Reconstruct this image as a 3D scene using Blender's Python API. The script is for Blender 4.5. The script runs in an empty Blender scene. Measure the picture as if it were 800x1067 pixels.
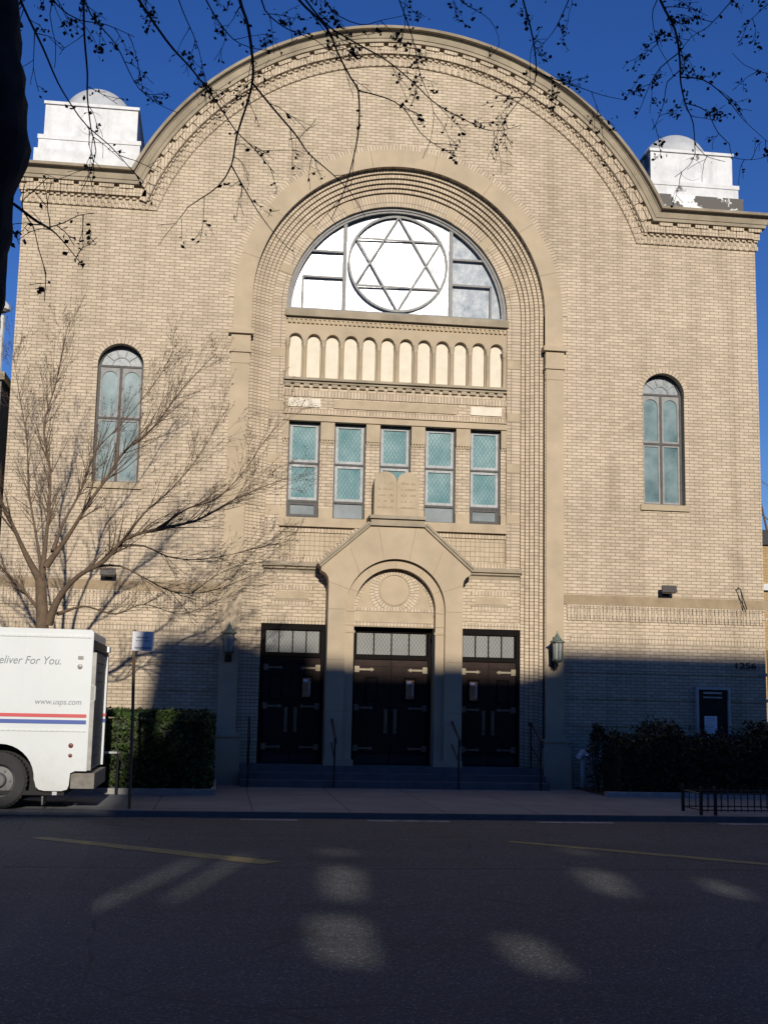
import bpy, bmesh, math, random
import numpy as np
from mathutils import Vector, Matrix
from mathutils.geometry import tessellate_polygon

random.seed(11)
scene = bpy.context.scene
COL = scene.collection
PI = math.pi

# ------------------------------------------------------------------ camera maths
F_PX = 1300.0
PITCH, YAW, ROLL = 0.15331846, 0.12486583, 0.02068932
CAM = Vector((-3.5396, -26.0, 1.65))
_cy, _sy, _cp, _sp = math.cos(YAW), math.sin(YAW), math.cos(PITCH), math.sin(PITCH)
FWD = Vector((_sy * _cp, _cy * _cp, _sp))
RGT = Vector((_cy, -_sy, 0))
UPV = RGT.cross(FWD)

def at(u, v, Y):
    """point of the plane y=Y seen at photo position u, v (used to read real positions off the photo)"""
    a, b = u - 400, v - 533.5
    c, s = math.cos(ROLL), math.sin(ROLL)
    d = FWD + RGT * ((a * c + b * s) / F_PX) - UPV * ((-a * s + b * c) / F_PX)
    return CAM + d * ((Y - CAM.y) / d.y)

# ------------------------------------------------------------------ materials
def nmat(name):
    m = bpy.data.materials.new(name)
    m.use_nodes = True
    nt = m.node_tree
    b = nt.nodes['Principled BSDF']
    return m, nt, b

def N(nt, t, **kw):
    n = nt.nodes.new(t)
    for k, v in kw.items():
        setattr(n, k, v)
    return n

def L(nt, a, b):
    nt.links.new(a, b)

def mixc(nt, fac, a, b, blend='MIX'):
    n = N(nt, 'ShaderNodeMix', data_type='RGBA', blend_type=blend)
    for sock, val in ((n.inputs[0], fac), (n.inputs[6], a), (n.inputs[7], b)):
        if hasattr(val, 'is_output'):
            L(nt, val, sock)
        elif isinstance(val, (int, float)):
            sock.default_value = val
        else:
            sock.default_value = (*val, 1)
    return n.outputs[2]

def mth(nt, op, a, b=None):
    n = N(nt, 'ShaderNodeMath', operation=op)
    for i, val in enumerate((a, b)):
        if val is None:
            continue
        if hasattr(val, 'is_output'):
            L(nt, val, n.inputs[i])
        else:
            n.inputs[i].default_value = val
    return n.outputs[0]

def noise(nt, vec, scale, detail=4, rough=.55):
    n = N(nt, 'ShaderNodeTexNoise')
    n.inputs['Scale'].default_value = scale
    n.inputs['Detail'].default_value = detail
    n.inputs['Roughness'].default_value = rough
    if vec is not None:
        L(nt, vec, n.inputs['Vector'])
    return n.outputs[0]

def ramp(nt, fac, lo, hi):
    n = N(nt, 'ShaderNodeMapRange')
    n.inputs['From Min'].default_value = lo
    n.inputs['From Max'].default_value = hi
    L(nt, fac, n.inputs['Value'])
    return n.outputs[0]

def objvec(nt):
    return N(nt, 'ShaderNodeTexCoord').outputs['Object']

def uvvec(nt):
    return N(nt, 'ShaderNodeTexCoord').outputs['UV']

def bump(nt, b, h, strength=.3, dist=.01):
    n = N(nt, 'ShaderNodeBump')
    n.inputs['Strength'].default_value = strength
    n.inputs['Distance'].default_value = dist
    L(nt, h, n.inputs['Height'])
    L(nt, n.outputs[0], b.inputs['Normal'])

def brick_mat(name, bw, rh, off, c1=(.63, .515, .375), c2=(.475, .385, .272), mortar=(.29, .235, .17), ms=.0078):
    m, nt, b = nmat(name)
    t = N(nt, 'ShaderNodeTexBrick')
    t.offset = off
    L(nt, uvvec(nt), t.inputs['Vector'])
    t.inputs['Color1'].default_value = (*c1, 1)
    t.inputs['Color2'].default_value = (*c2, 1)
    t.inputs['Mortar'].default_value = (*mortar, 1)
    t.inputs['Scale'].default_value = 1
    t.inputs['Mortar Size'].default_value = ms
    t.inputs['Mortar Smooth'].default_value = .3
    t.inputs['Bias'].default_value = -.25
    t.inputs['Brick Width'].default_value = bw
    t.inputs['Row Height'].default_value = rh
    ov = objvec(nt)
    big = ramp(nt, noise(nt, ov, .45, 5, .6), .3, .75)
    c = mixc(nt, big, t.outputs[0], (.80, .79, .78), 'MULTIPLY')
    # scattered darker / greyer bricks
    mp = N(nt, 'ShaderNodeMapping')
    mp.inputs['Scale'].default_value = (1, 1, 3.2)
    L(nt, ov, mp.inputs[0])
    fine = ramp(nt, noise(nt, mp.outputs[0], 2.6, 5, .75), .56, .72)
    c = mixc(nt, mth(nt, 'MULTIPLY', fine, .55), c, (.60, .60, .60), 'MULTIPLY')
    g = ramp(nt, noise(nt, ov, 55, 2), .2, .8)
    c = mixc(nt, mth(nt, 'MULTIPLY', g, .3), c, (.72, .70, .68), 'MULTIPLY')
    # rain streaks running down the wall
    mp2 = N(nt, 'ShaderNodeMapping')
    mp2.inputs['Scale'].default_value = (1.9, 1.9, .10)
    L(nt, ov, mp2.inputs[0])
    st = ramp(nt, noise(nt, mp2.outputs[0], 1.3, 6, .65), .48, .72)
    c = mixc(nt, mth(nt, 'MULTIPLY', st, .6), c, (.66, .645, .62), 'MULTIPLY')
    blot = ramp(nt, noise(nt, ov, 1.1, 6, .7), .56, .70)
    c = mixc(nt, mth(nt, 'MULTIPLY', blot, .45), c, (.68, .66, .63), 'MULTIPLY')
    L(nt, c, b.inputs['Base Color'])
    b.inputs['Roughness'].default_value = .85
    b.inputs['Specular IOR Level'].default_value = .25
    bump(nt, b, mth(nt, 'SUBTRACT', 1, t.outputs[1]), .6, .008)
    return m

def plain(name, col, rough=.6, metal=0, var=.25, scale=6, spec=.5, bmp=0, dark=None, vec='obj', coat=0):
    m, nt, b = nmat(name)
    ov = objvec(nt)
    d = dark or tuple(x * (1 - var) for x in col)
    f = ramp(nt, noise(nt, ov, scale, 6, .62), .3, .7)
    L(nt, mixc(nt, f, col, d), b.inputs['Base Color'])
    b.inputs['Roughness'].default_value = rough
    b.inputs['Metallic'].default_value = metal
    b.inputs['Specular IOR Level'].default_value = spec
    b.inputs['Coat Weight'].default_value = coat
    if bmp:
        bump(nt, b, noise(nt, ov, scale * 8, 4), bmp, .01)
    return m

def lattice(nt, a=.085, bb=.13, w=.07):
    s = N(nt, 'ShaderNodeSeparateXYZ')
    L(nt, uvvec(nt), s.inputs[0])
    x = mth(nt, 'DIVIDE', s.outputs[0], a)
    y = mth(nt, 'DIVIDE', s.outputs[1], bb)
    k1 = mth(nt, 'FRACT', mth(nt, 'ADD', x, y))
    k2 = mth(nt, 'FRACT', mth(nt, 'SUBTRACT', x, y))
    return mth(nt, 'MAXIMUM', mth(nt, 'LESS_THAN', k1, w * 2), mth(nt, 'LESS_THAN', k2, w * 2))

def leaded(name, c1, c2, lead, rough=.28, rvar=0, w=.06, a=.085, bb=.13, spec=.5, nscale=1.4, bstr=.25, leadmix=1.0):
    m, nt, b = nmat(name)
    ov = objvec(nt)
    f = ramp(nt, noise(nt, ov, nscale, 5, .6), .3, .7)
    c = mixc(nt, f, c1, c2)
    if w:
        c = mixc(nt, mth(nt, 'MULTIPLY', lattice(nt, a, bb, w), leadmix), c, lead)
    L(nt, c, b.inputs['Base Color'])
    b.inputs['Roughness'].default_value = rough
    if rvar:
        q = ramp(nt, noise(nt, ov, 2.6, 6, .65), .38, .66)
        L(nt, mth(nt, 'ADD', rough, mth(nt, 'MULTIPLY', q, rvar)), b.inputs['Roughness'])
    b.inputs['Specular IOR Level'].default_value = spec
    bump(nt, b, noise(nt, ov, 9, 3), bstr, .01)
    return m

M = {}
M['brick'] = brick_mat('tan_brick', .213, .0705, .5)
M['soldier'] = brick_mat('tan_brick_soldier', .0715, .21, 0, ms=.008)
M['stack'] = brick_mat('tan_brick_stacked', .106, .106, 0, c1=(.57, .47, .33), c2=(.50, .405, .28), ms=.006, mortar=(.28, .225, .155))
M['ringbrick'] = brick_mat('tan_brick_ring', .0715, .10, 0, ms=.0075, mortar=(.22, .175, .12))
M['stone'] = plain('limestone', (.48, .385, .26), .85, var=.28, scale=2.2, spec=.25, bmp=.25)
M['cornice_stone'] = plain('weathered_limestone', (.40, .335, .24), .88, scale=1.7, spec=.2, bmp=.3, dark=(.23, .19, .135))
M['smooth_stone'] = plain('smooth_limestone', (.49, .39, .265), .8, var=.24, scale=1.2, spec=.25, bmp=.1)
M['cream'] = plain('cream_panel', (.72, .65, .52), .8, var=.14, scale=5, spec=.25)
M['belt'] = plain('belt_stone', (.36, .275, .175), .9, scale=3, spec=.2, bmp=.5, dark=(.24, .18, .115))
M['step'] = plain('step_stone', (.15, .145, .14), .85, var=.35, scale=3, spec=.3, bmp=.2)
M['dome'] = plain('dome_paint', (.50, .51, .51), .6, var=.25, scale=2.5, bmp=.15)

def peeling():
    m, nt, b = nmat('peeling_white_paint')
    ov = objvec(nt)
    f = ramp(nt, noise(nt, ov, 1.6, 6, .65), .47, .49)
    c = mixc(nt, ramp(nt, noise(nt, ov, 5, 5), .3, .75), (.82, .82, .80), (.66, .66, .64))
    L(nt, mixc(nt, f, c, (.07, .06, .05)), b.inputs['Base Color'])
    b.inputs['Roughness'].default_value = .6
    bump(nt, b, mth(nt, 'SUBTRACT', 1, f), .5, .01)
    return m

def stained_white(name, lo):
    m, nt, b = nmat(name)
    ov = objvec(nt)
    mp = N(nt, 'ShaderNodeMapping'); mp.inputs['Scale'].default_value = (3, 3, .35); L(nt, ov, mp.inputs[0])
    run = ramp(nt, noise(nt, mp.outputs[0], 1.6, 6, .7), .5, .72)
    c = mixc(nt, ramp(nt, noise(nt, ov, 3.5, 6, .65), .35, .8), (.64, .64, .64), (.45, .45, .45))
    c = mixc(nt, mth(nt, 'MULTIPLY', run, .55), c, (.36, .35, .33))
    f = ramp(nt, noise(nt, ov, 1.1, 6, .6), lo, lo + .02)
    L(nt, mixc(nt, f, c, (.10, .09, .08)), b.inputs['Base Color'])
    b.inputs['Roughness'].default_value = .55
    bump(nt, b, noise(nt, ov, 14, 4), .15, .01)
    return m
M['white_paint'] = stained_white('white_roof_paint', .80)
M['white_peel'] = stained_white('peeling_roof_paint', .60)
M['tar'] = peeling()

M['glare_glass'] = leaded('frosted_window_glass', (.46, .48, .49), (.20, .24, .28), (.2, .2, .2), rough=.18, rvar=.13, w=0, bstr=.25, nscale=4.5, spec=.20)  # mottled base colour stands in for a reflected tree
M['teal_glass'] = leaded('teal_leaded_glass', (.24, .36, .36), (.045, .165, .185), (.055, .11, .115), rough=.5, w=.08, nscale=1.7, leadmix=.8, spec=.2, bstr=.08)
M['side_glass'] = leaded('teal_side_glass', (.20, .275, .28), (.035, .09, .105), (.09, .14, .15), rough=.4, w=.0, nscale=1.7, spec=.25, bstr=.08)  # pale patches in the colour stand for reflections on the panes
M['fan_glass'] = leaded('grey_fanlight_glass', (.34, .37, .38), (.12, .16, .18), (.3, .3, .3), rough=.4, w=.10, a=.16, bb=.12, nscale=9, spec=.25)
M['transom_glass'] = leaded('transom_leaded_glass', (.25, .25, .235), (.19, .195, .185), (.10, .10, .09), rough=.5, spec=.2, w=.07, a=.075, bb=.11)
M['low_glass'] = leaded('clear_hopper_glass', (.24, .27, .28), (.13, .155, .16), (.1, .1, .1), rough=.45, w=0, spec=.2)
M['window_bar'] = plain('grey_window_bar', (.30, .29, .275), .7, var=.3, scale=9, spec=.2)
M['white_frame'] = plain('weathered_white_frame', (.46, .47, .46), .7, spec=.2, var=.35, scale=9)
M['grey_frame'] = plain('grey_metal_frame', (.10, .092, .085), .6, metal=.0, spec=.25, var=.35, scale=9)
M['lead_cames'] = plain('pale_tracery', (.32, .315, .30), .7, spec=.2, var=.3, scale=9)
M['door_wood'] = plain('dark_brown_door', (.038, .022, .017), .65, spec=.15, var=.45, scale=5, bmp=.1)
M['dark_frame'] = plain('black_door_frame', (.010, .008, .0075), .8, spec=.08, var=.3)
M['brass'] = plain('dull_brass', (.27, .225, .155), .42, metal=.5, var=.3, scale=12)
M['door_pane'] = plain('door_pane_glass', (.035, .030, .026), .08, var=.3)
M['warm_reflection'] = plain('painted_reflection', (.60, .36, .16), .7, dark=(.20, .08, .04), scale=9)  # warm reflection in the door panes, given as surface colour
M['iron'] = plain('black_iron', (.012, .012, .013), .5, var=.3)
M['bronze'] = plain('dark_bronze', (.035, .030, .026), .5, metal=.3)
M['verdigris'] = plain('verdigris_metal', (.20, .25, .19), .55, metal=.2, dark=(.06, .07, .06), scale=14)
M['lamp_glass'] = plain('lamp_glass', (.42, .42, .38), .25, var=.3, scale=8)
M['silver'] = plain('silver_frame', (.48, .48, .48), .5, metal=.0, var=.2)
M['paper'] = plain('white_paper', (.80, .80, .82), .7, var=.08)
M['board'] = plain('dark_board', (.025, .028, .026), .2, var=.3)
M['ink'] = plain('letter_grey', (.20, .23, .26), .6, var=.1)
M['letter_white'] = plain('letter_white', (.6, .6, .6), .6, var=.1)
def van_paint():
    m, nt, b = nmat('white_van_paint')
    ov = objvec(nt)
    sp = N(nt, 'ShaderNodeSeparateXYZ'); L(nt, ov, sp.inputs[0])
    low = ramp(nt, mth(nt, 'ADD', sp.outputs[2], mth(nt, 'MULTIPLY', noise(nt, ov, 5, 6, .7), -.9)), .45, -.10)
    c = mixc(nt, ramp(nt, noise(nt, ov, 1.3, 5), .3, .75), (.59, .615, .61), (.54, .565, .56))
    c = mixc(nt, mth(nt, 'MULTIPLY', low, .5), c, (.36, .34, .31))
    mp = N(nt, 'ShaderNodeMapping'); mp.inputs['Scale'].default_value = (7, 7, .5); L(nt, ov, mp.inputs[0])
    c = mixc(nt, mth(nt, 'MULTIPLY', ramp(nt, noise(nt, mp.outputs[0], 1.5, 5, .7), .55, .75), .25), c, (.50, .49, .46))
    L(nt, c, b.inputs['Base Color'])
    b.inputs['Roughness'].default_value = .4
    b.inputs['Coat Weight'].default_value = .2
    bump(nt, b, noise(nt, ov, 1.6, 3), .12, .03)
    return m
M['van_white'] = van_paint()
M['van_seam'] = plain('van_seam', (.46, .47, .47), .5, var=.2)
M['van_grey'] = plain('van_grey_metal', (.30, .29, .27), .5, metal=.3, var=.4, scale=6)
M['van_red'] = plain('stripe_red', (.50, .055, .06), .4, var=.1)
M['van_blue'] = plain('stripe_blue', (.035, .075, .30), .4, var=.1)
M['tail_red'] = plain('marker_red', (.16, .02, .015), .3, var=.2)
M['rubber'] = plain('tyre_rubber', (.030, .029, .028), .85, var=.3, scale=8)
M['rim'] = plain('wheel_rim', (.14, .14, .14), .6, metal=.3, var=.4)
M['underbody'] = plain('underbody_black', (.010, .010, .010), .8, var=.3)
M['bumper'] = plain('scuffed_bumper', (.22, .20, .17), .8, var=.5, scale=9, bmp=.3)
M['pole_brown'] = plain('rusty_pole', (.20, .13, .065), .7, var=.4, scale=7)
M['sign_white'] = plain('sign_white', (.72, .71, .72), .5, var=.08)
M['bark_pale'] = plain('pale_grey_bark', (.15, .10, .06), .9, var=.45, scale=9, bmp=.5)
M['bark_dark'] = plain('dark_bark', (.026, .021, .019), .95, var=.6, scale=12, bmp=1.0)
M['twig_dark'] = plain('dark_twig', (.034, .025, .018), .9, var=.3)
M['bud'] = plain('reddish_bud', (.062, .038, .022), .9, var=.4)
M['samara'] = plain('dark_seed_leaf', (.030, .028, .014), .8, var=.4)
M['soil'] = plain('garden_soil', (.05, .038, .028), .95, var=.4, scale=6, bmp=.6)
M['concrete_edge'] = plain('concrete_edging', (.34, .33, .31), .9, var=.3, scale=4, bmp=.3)
M['kerb_stone'] = plain('kerb_stone', (.15, .147, .142), .9, var=.35, scale=3, bmp=.3)
M['grey_brick'] = brick_mat('grey_neighbour_brick', .213, .0705, .5, c1=(.27, .25, .235), c2=(.19, .175, .165), mortar=(.15, .14, .13))
M['far_brick'] = brick_mat('ochre_neighbour_brick', .213, .0705, .5, c1=(.46, .32, .15), c2=(.38, .25, .12), mortar=(.3, .22, .13))
M['red_brick'] = brick_mat('red_block_brick', .213, .0705, .5, c1=(.16, .07, .05), c2=(.12, .055, .04), mortar=(.12, .10, .09))
M['roof_felt'] = plain('roof_felt', (.05, .05, .052), .9, var=.3)

def leafmat(name, a, bcol):
    m, nt, b = nmat(name)
    g = N(nt, 'ShaderNodeNewGeometry')
    r = g.outputs['Random Per Island']
    L(nt, mixc(nt, r, a, bcol), b.inputs['Base Color'])
    b.inputs['Roughness'].default_value = .55
    b.inputs['Specular IOR Level'].default_value = .3
    return m
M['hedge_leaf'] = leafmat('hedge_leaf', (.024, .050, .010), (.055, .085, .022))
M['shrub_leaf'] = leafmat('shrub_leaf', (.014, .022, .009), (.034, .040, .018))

def asphalt():
    m, nt, b = nmat('asphalt')
    ov = objvec(nt)
    big = ramp(nt, noise(nt, ov, .35, 6, .6), .3, .7)
    c = mixc(nt, big, (.068, .072, .076), (.038, .040, .044))
    gr = noise(nt, ov, 46, 4, .8)
    c = mixc(nt, ramp(nt, gr, .55, .68), c, (.40, .39, .36))
    c = mixc(nt, ramp(nt, gr, .46, .34), c, (.022, .022, .024))
    oil = ramp(nt, noise(nt, ov, .9, 5, .6), .60, .70)
    c = mixc(nt, mth(nt, 'MULTIPLY', oil, .6), c, (.5, .5, .5), 'MULTIPLY')
    # worn bands along the wheel tracks
    s = N(nt, 'ShaderNodeMapping')
    s.inputs['Scale'].default_value = (.05, 1.1, 1)
    L(nt, ov, s.inputs[0])
    w = ramp(nt, noise(nt, s.outputs[0], 1.2, 5, .6), .45, .65)
    c = mixc(nt, mth(nt, 'MULTIPLY', w, .5), c, (.72, .72, .74), 'MULTIPLY')
    # cracks
    v = N(nt, 'ShaderNodeTexVoronoi', feature='DISTANCE_TO_EDGE')
    v.inputs['Scale'].default_value = .55
    wv = N(nt, 'ShaderNodeVectorMath', operation='ADD')
    nn = N(nt, 'ShaderNodeTexNoise')
    nn.inputs['Scale'].default_value = 2.2
    nn.inputs['Detail'].default_value = 6
    L(nt, ov, wv.inputs[0]); L(nt, nn.outputs['Color'], wv.inputs[1]); L(nt, wv.outputs[0], v.inputs['Vector'])
    cr = mth(nt, 'MULTIPLY', mth(nt, 'LESS_THAN', v.outputs['Distance'], .006), ramp(nt, noise(nt, ov, .8, 2), .5, .6))
    c = mixc(nt, mth(nt, 'MULTIPLY', cr, .8), c, (.02, .02, .02))
    L(nt, c, b.inputs['Base Color'])
    b.inputs['Roughness'].default_value = .78
    b.inputs['Specular IOR Level'].default_value = .35
    bump(nt, b, gr, .8, .012)
    return m
M['asphalt'] = asphalt()

def slabs():
    m, nt, b = nmat('concrete_slabs')
    ov = objvec(nt)
    t = N(nt, 'ShaderNodeTexBrick')
    t.offset = 0
    L(nt, ov, t.inputs['Vector'])
    for k, c in (('Color1', (.225, .235, .235)), ('Color2', (.19, .20, .20)), ('Mortar', (.08, .08, .08))):
        t.inputs[k].default_value = (*c, 1)
    t.inputs['Scale'].default_value = 1
    t.inputs['Mortar Size'].default_value = .012
    t.inputs['Brick Width'].default_value = 1.5
    t.inputs['Row Height'].default_value = 1.5
    c = mixc(nt, ramp(nt, noise(nt, ov, 1.1, 7, .65), .35, .7), t.outputs[0], (.68, .67, .66), 'MULTIPLY')
    c = mixc(nt, ramp(nt, noise(nt, ov, 60, 2), .3, .75), c, (.85, .85, .85), 'MULTIPLY')
    L(nt, c, b.inputs['Base Color'])
    b.inputs['Roughness'].default_value = .85
    bump(nt, b, mth(nt, 'SUBTRACT', 1, t.outputs[1]), .4, .01)
    return m
M['slabs'] = slabs()

def worn_paint(name, col, lo=.42, hi=.60):
    m, nt, b = nmat(name)
    ov = objvec(nt)
    f = ramp(nt, noise(nt, ov, 7, 8, .75), lo, hi)
    L(nt, mixc(nt, f, col, (.09, .088, .085)), b.inputs['Base Color'])
    b.inputs['Roughness'].default_value = .75
    return m
M['yellow_line'] = worn_paint('worn_yellow_line', (.36, .26, .06), .40, .68)
M['white_line'] = worn_paint('worn_white_line', (.55, .55, .55), .38, .62)
M['tar_seam'] = worn_paint('worn_seam', (.20, .19, .18), .4, .6)

# ------------------------------------------------------------------ mesh builder
class MB:
    def __init__(s):
        s.v, s.f, s.uv, s.mi = [], [], {}, []

    def face(s, pts, uv=None, m=0):
        i = len(s.v)
        s.v += [tuple(p) for p in pts]
        s.f.append(tuple(range(i, i + len(pts))))
        s.mi.append(m)
        if uv:
            s.uv[len(s.f) - 1] = uv

    def hexa(s, p, m=0):
        """p: 8 points, 0-3 bottom loop, 4-7 top loop"""
        for q in ((3, 2, 1, 0), (4, 5, 6, 7), (0, 1, 5, 4), (1, 2, 6, 5), (2, 3, 7, 6), (3, 0, 4, 7)):
            s.face([p[k] for k in q], m=m)

    def box(s, x0, x1, y0, y1, z0, z1, m=0):
        s.hexa([(x0, y0, z0), (x1, y0, z0), (x1, y1, z0), (x0, y1, z0), (x0, y0, z1), (x1, y0, z1), (x1, y1, z1), (x0, y1, z1)], m)

    def prism(s, poly, y0, y1, m=0, holes=(), back=True):
        """poly of (x, z), extruded from y0 (front) to y1"""
        loops = [[Vector((x, z, 0)) for x, z in poly]] + [[Vector((x, z, 0)) for x, z in h] for h in holes]
        flat = [p for l in loops for p in l]
        for t in tessellate_polygon(loops):
            tri = [flat[k] for k in t]
            s.face([(p.x, y0, p.y) for p in tri], m=m)
            if back:
                s.face([(p.x, y1, p.y) for p in reversed(tri)], m=m)
        for l in loops:
            d = 0
            for i in range(len(l)):
                a, b = l[i], l[(i + 1) % len(l)]
                e = (b - a).length
                s.face([(a.x, y0, a.y), (b.x, y0, b.y), (b.x, y1, b.y), (a.x, y1, a.y)], [(d, 0), (d + e, 0), (d + e, y1 - y0), (d, y1 - y0)], m)
                d += e

    def strip(s, A, B, vA, vB, m=0, u0=0):
        """quads between two polylines; u runs along A"""
        u = u0
        for i in range(len(A) - 1):
            du = (Vector(A[i + 1]) - Vector(A[i])).length
            s.face([A[i], A[i + 1], B[i + 1], B[i]], [(u, vA), (u + du, vA), (u + du, vB), (u, vB)], m)
            u += du

    def tube(s, pts, rad, n=6, m=0, caps=True):
        pts = [Vector(p) for p in pts]
        if not hasattr(rad, '__len__'):
            rad = [rad] * len(pts)
        rings = []
        prev = None
        for i, p in enumerate(pts):
            t = (pts[min(i + 1, len(pts) - 1)] - pts[max(i - 1, 0)])
            if t.length < 1e-9:
                t = Vector((0, 0, 1))
            t.normalize()
            if prev is None:
                a = t.cross(Vector((0, 1, 0)) if abs(t.y) < .9 else Vector((1, 0, 0)))
            else:
                a = prev - t * prev.dot(t)
                if a.length < 1e-6:
                    a = t.cross(Vector((0, 1, 0)))
            a.normalize()
            prev = a
            b = t.cross(a)
            base = len(s.v)
            s.v += [tuple(p + (a * math.cos(2 * PI * k / n) + b * math.sin(2 * PI * k / n)) * rad[i]) for k in range(n)]
            rings.append(base)
        for i in range(len(rings) - 1):
            for k in range(n):
                k2 = (k + 1) % n
                s.f.append((rings[i] + k, rings[i] + k2, rings[i + 1] + k2, rings[i + 1] + k)); s.mi.append(m)
        if caps and n > 2:
            s.f.append(tuple(rings[0] + k for k in reversed(range(n)))); s.mi.append(m)
            s.f.append(tuple(rings[-1] + k for k in range(n))); s.mi.append(m)

    def lathe(s, prof, c, n=16, axis='z', m=0, a0=0, a1=2 * PI):
        full = abs(a1 - a0 - 2 * PI) < 1e-6
        cols = n if full else n + 1
        base = len(s.v)
        for r, z in prof:
            for k in range(cols):
                a = a0 + (a1 - a0) * k / n
                x, y = r * math.cos(a), r * math.sin(a)
                if axis == 'z':
                    s.v.append((c[0] + x, c[1] + y, c[2] + z))
                elif axis == 'y':
                    s.v.append((c[0] + x, c[1] + z, c[2] + y))
                else:
                    s.v.append((c[0] + z, c[1] + x, c[2] + y))
        for i in range(len(prof) - 1):
            for k in range(n):
                k2 = (k + 1) % cols
                s.f.append((base + i * cols + k, base + i * cols + k2, base + (i + 1) * cols + k2, base + (i + 1) * cols + k)); s.mi.append(m)

    def build(s, name, mats, parent=None, smooth=False, bevel=0, origin=None):
        me = bpy.data.meshes.new(name)
        off = Vector(origin) if origin is not None else Vector((0, 0, 0))
        me.from_pydata([tuple(Vector(v) - off) for v in s.v], [], s.f)
        mats = mats if isinstance(mats, (list, tuple)) else [mats]
        for k in mats:
            me.materials.append(M[k] if isinstance(k, str) else k)
        me.polygons.foreach_set('material_index', s.mi)
        if smooth:
            me.polygons.foreach_set('use_smooth', [True] * len(s.f))
        # box-projected UVs in metres, unless given
        uvl = me.uv_layers.new(name='UVMap')
        nv = len(me.loops)
        vi = np.empty(nv, dtype=np.int32); me.loops.foreach_get('vertex_index', vi)
        co = np.empty(len(me.vertices) * 3); me.vertices.foreach_get('co', co); co = co.reshape(-1, 3)
        nr = np.empty(len(me.polygons) * 3); me.polygons.foreach_get('normal', nr); nr = np.abs(nr.reshape(-1, 3))
        lt = np.empty(len(me.polygons), dtype=np.int32); me.polygons.foreach_get('loop_total', lt)
        ax = np.repeat(np.argmax(nr, axis=1), lt)
        P = co[vi] + np.array(off)
        uv = np.empty((nv, 2))
        uv[:, 0] = np.where(ax == 0, P[:, 1], P[:, 0])
        uv[:, 1] = np.where(ax == 2, P[:, 1], P[:, 2])
        if s.uv:
            ls = np.empty(len(me.polygons), dtype=np.int32); me.polygons.foreach_get('loop_start', ls)
            for fi, q in s.uv.items():
                for k, c in enumerate(q):
                    uv[ls[fi] + k] = c
        uvl.data.foreach_set('uv', uv.ravel())
        me.update()
        o = bpy.data.objects.new(name, me)
        COL.objects.link(o)
        if origin is not None:
            o.location = off
        if parent is not None:
            o.parent = parent
            pw = Vector((0, 0, 0)); q = parent
            while q is not None:
                pw += q.location; q = q.parent
            o.location = off - pw
        if bevel:
            b = o.modifiers.new('edge', 'BEVEL'); b.width = bevel; b.segments = 2; b.limit_method = 'ANGLE'
        return o

def empty(name, loc, label, cat, group=None):
    o = bpy.data.objects.new(name, None)
    COL.objects.link(o)
    o.location = loc
    o['label'] = label; o['category'] = cat
    if group:
        o['group'] = group
    return o

def tag(o, label, cat, group=None):
    o['label'] = label; o['category'] = cat
    if group:
        o['group'] = group
    return o

def structure(o):
    o['kind'] = 'structure'
    return o

def text_mesh(name, body, size, mat, parent, loc, width=None, shear=0, depth=.004, rot=(PI / 2, 0, 0)):
    cu = bpy.data.curves.new(name, 'FONT')
    cu.body = body; cu.size = size; cu.extrude = depth / 2; cu.shear = shear
    cu.align_x = 'LEFT'
    tmp = bpy.data.objects.new(name + '_tmp', cu)
    COL.objects.link(tmp)
    bpy.context.view_layer.update()
    me = bpy.data.meshes.new_from_object(tmp.evaluated_get(bpy.context.evaluated_depsgraph_get()))
    bpy.data.objects.remove(tmp)
    me.name = name
    xs = [v.co.x for v in me.vertices]
    if width:
        k = width / (max(xs) - min(xs))
        for v in me.vertices:
            v.co.x = (v.co.x - min(xs)) * k
    me.materials.clear(); me.materials.append(M[mat])
    o = bpy.data.objects.new(name, me)
    COL.objects.link(o)
    o.parent = parent
    pw = Vector((0, 0, 0)); q = parent
    while q is not None:
        pw += q.location; q = q.parent
    o.location = Vector(loc) - pw
    o.rotation_euler = rot
    return o

def arc(cx, cz, r, a0, a1, n):
    """angles from +x axis, counter-clockwise seen from the front"""
    return [(cx + r * math.cos(a0 + (a1 - a0) * i / n), cz + r * math.sin(a0 + (a1 - a0) * i / n)) for i in range(n + 1)]

def arch_poly(cx, hw, zb, zs, n=20):
    """a round-headed opening outline, counter-clockwise"""
    return [(cx - hw, zb), (cx + hw, zb)] + arc(cx, zs, hw, 0, PI, n)

# ------------------------------------------------------------------ setting
ROAD_Z = -.08
KERB_Y = -6.4
b = MB(); b.face([(-400, -400, ROAD_Z - .2), (400, -400, ROAD_Z - .2), (400, 400, ROAD_Z - .2), (-400, 400, ROAD_Z - .2)])
structure(b.build('ground', 'soil'))
b = MB(); b.face([(-120, -20.6, ROAD_Z), (120, -20.6, ROAD_Z), (120, KERB_Y - .15, ROAD_Z), (-120, KERB_Y - .15, ROAD_Z)])
structure(b.build('road', 'asphalt'))
b = MB(); b.box(-120, 120, KERB_Y, 0, -.4, 0)
structure(b.build('sidewalk', 'slabs'))
b = MB(); b.box(-120, 120, -60, -20.75, -.4, .0)
structure(b.build('near_sidewalk', 'slabs'))
b = MB(); b.box(-120, 120, KERB_Y - .15, KERB_Y - .002, -.35, .004)
structure(b.build('kerb', 'kerb_stone', bevel=.02))
b = MB(); b.box(-120, 120, -20.748, -20.6, -.35, .004)
structure(b.build('near_kerb', 'kerb_stone', bevel=.02))

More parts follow.
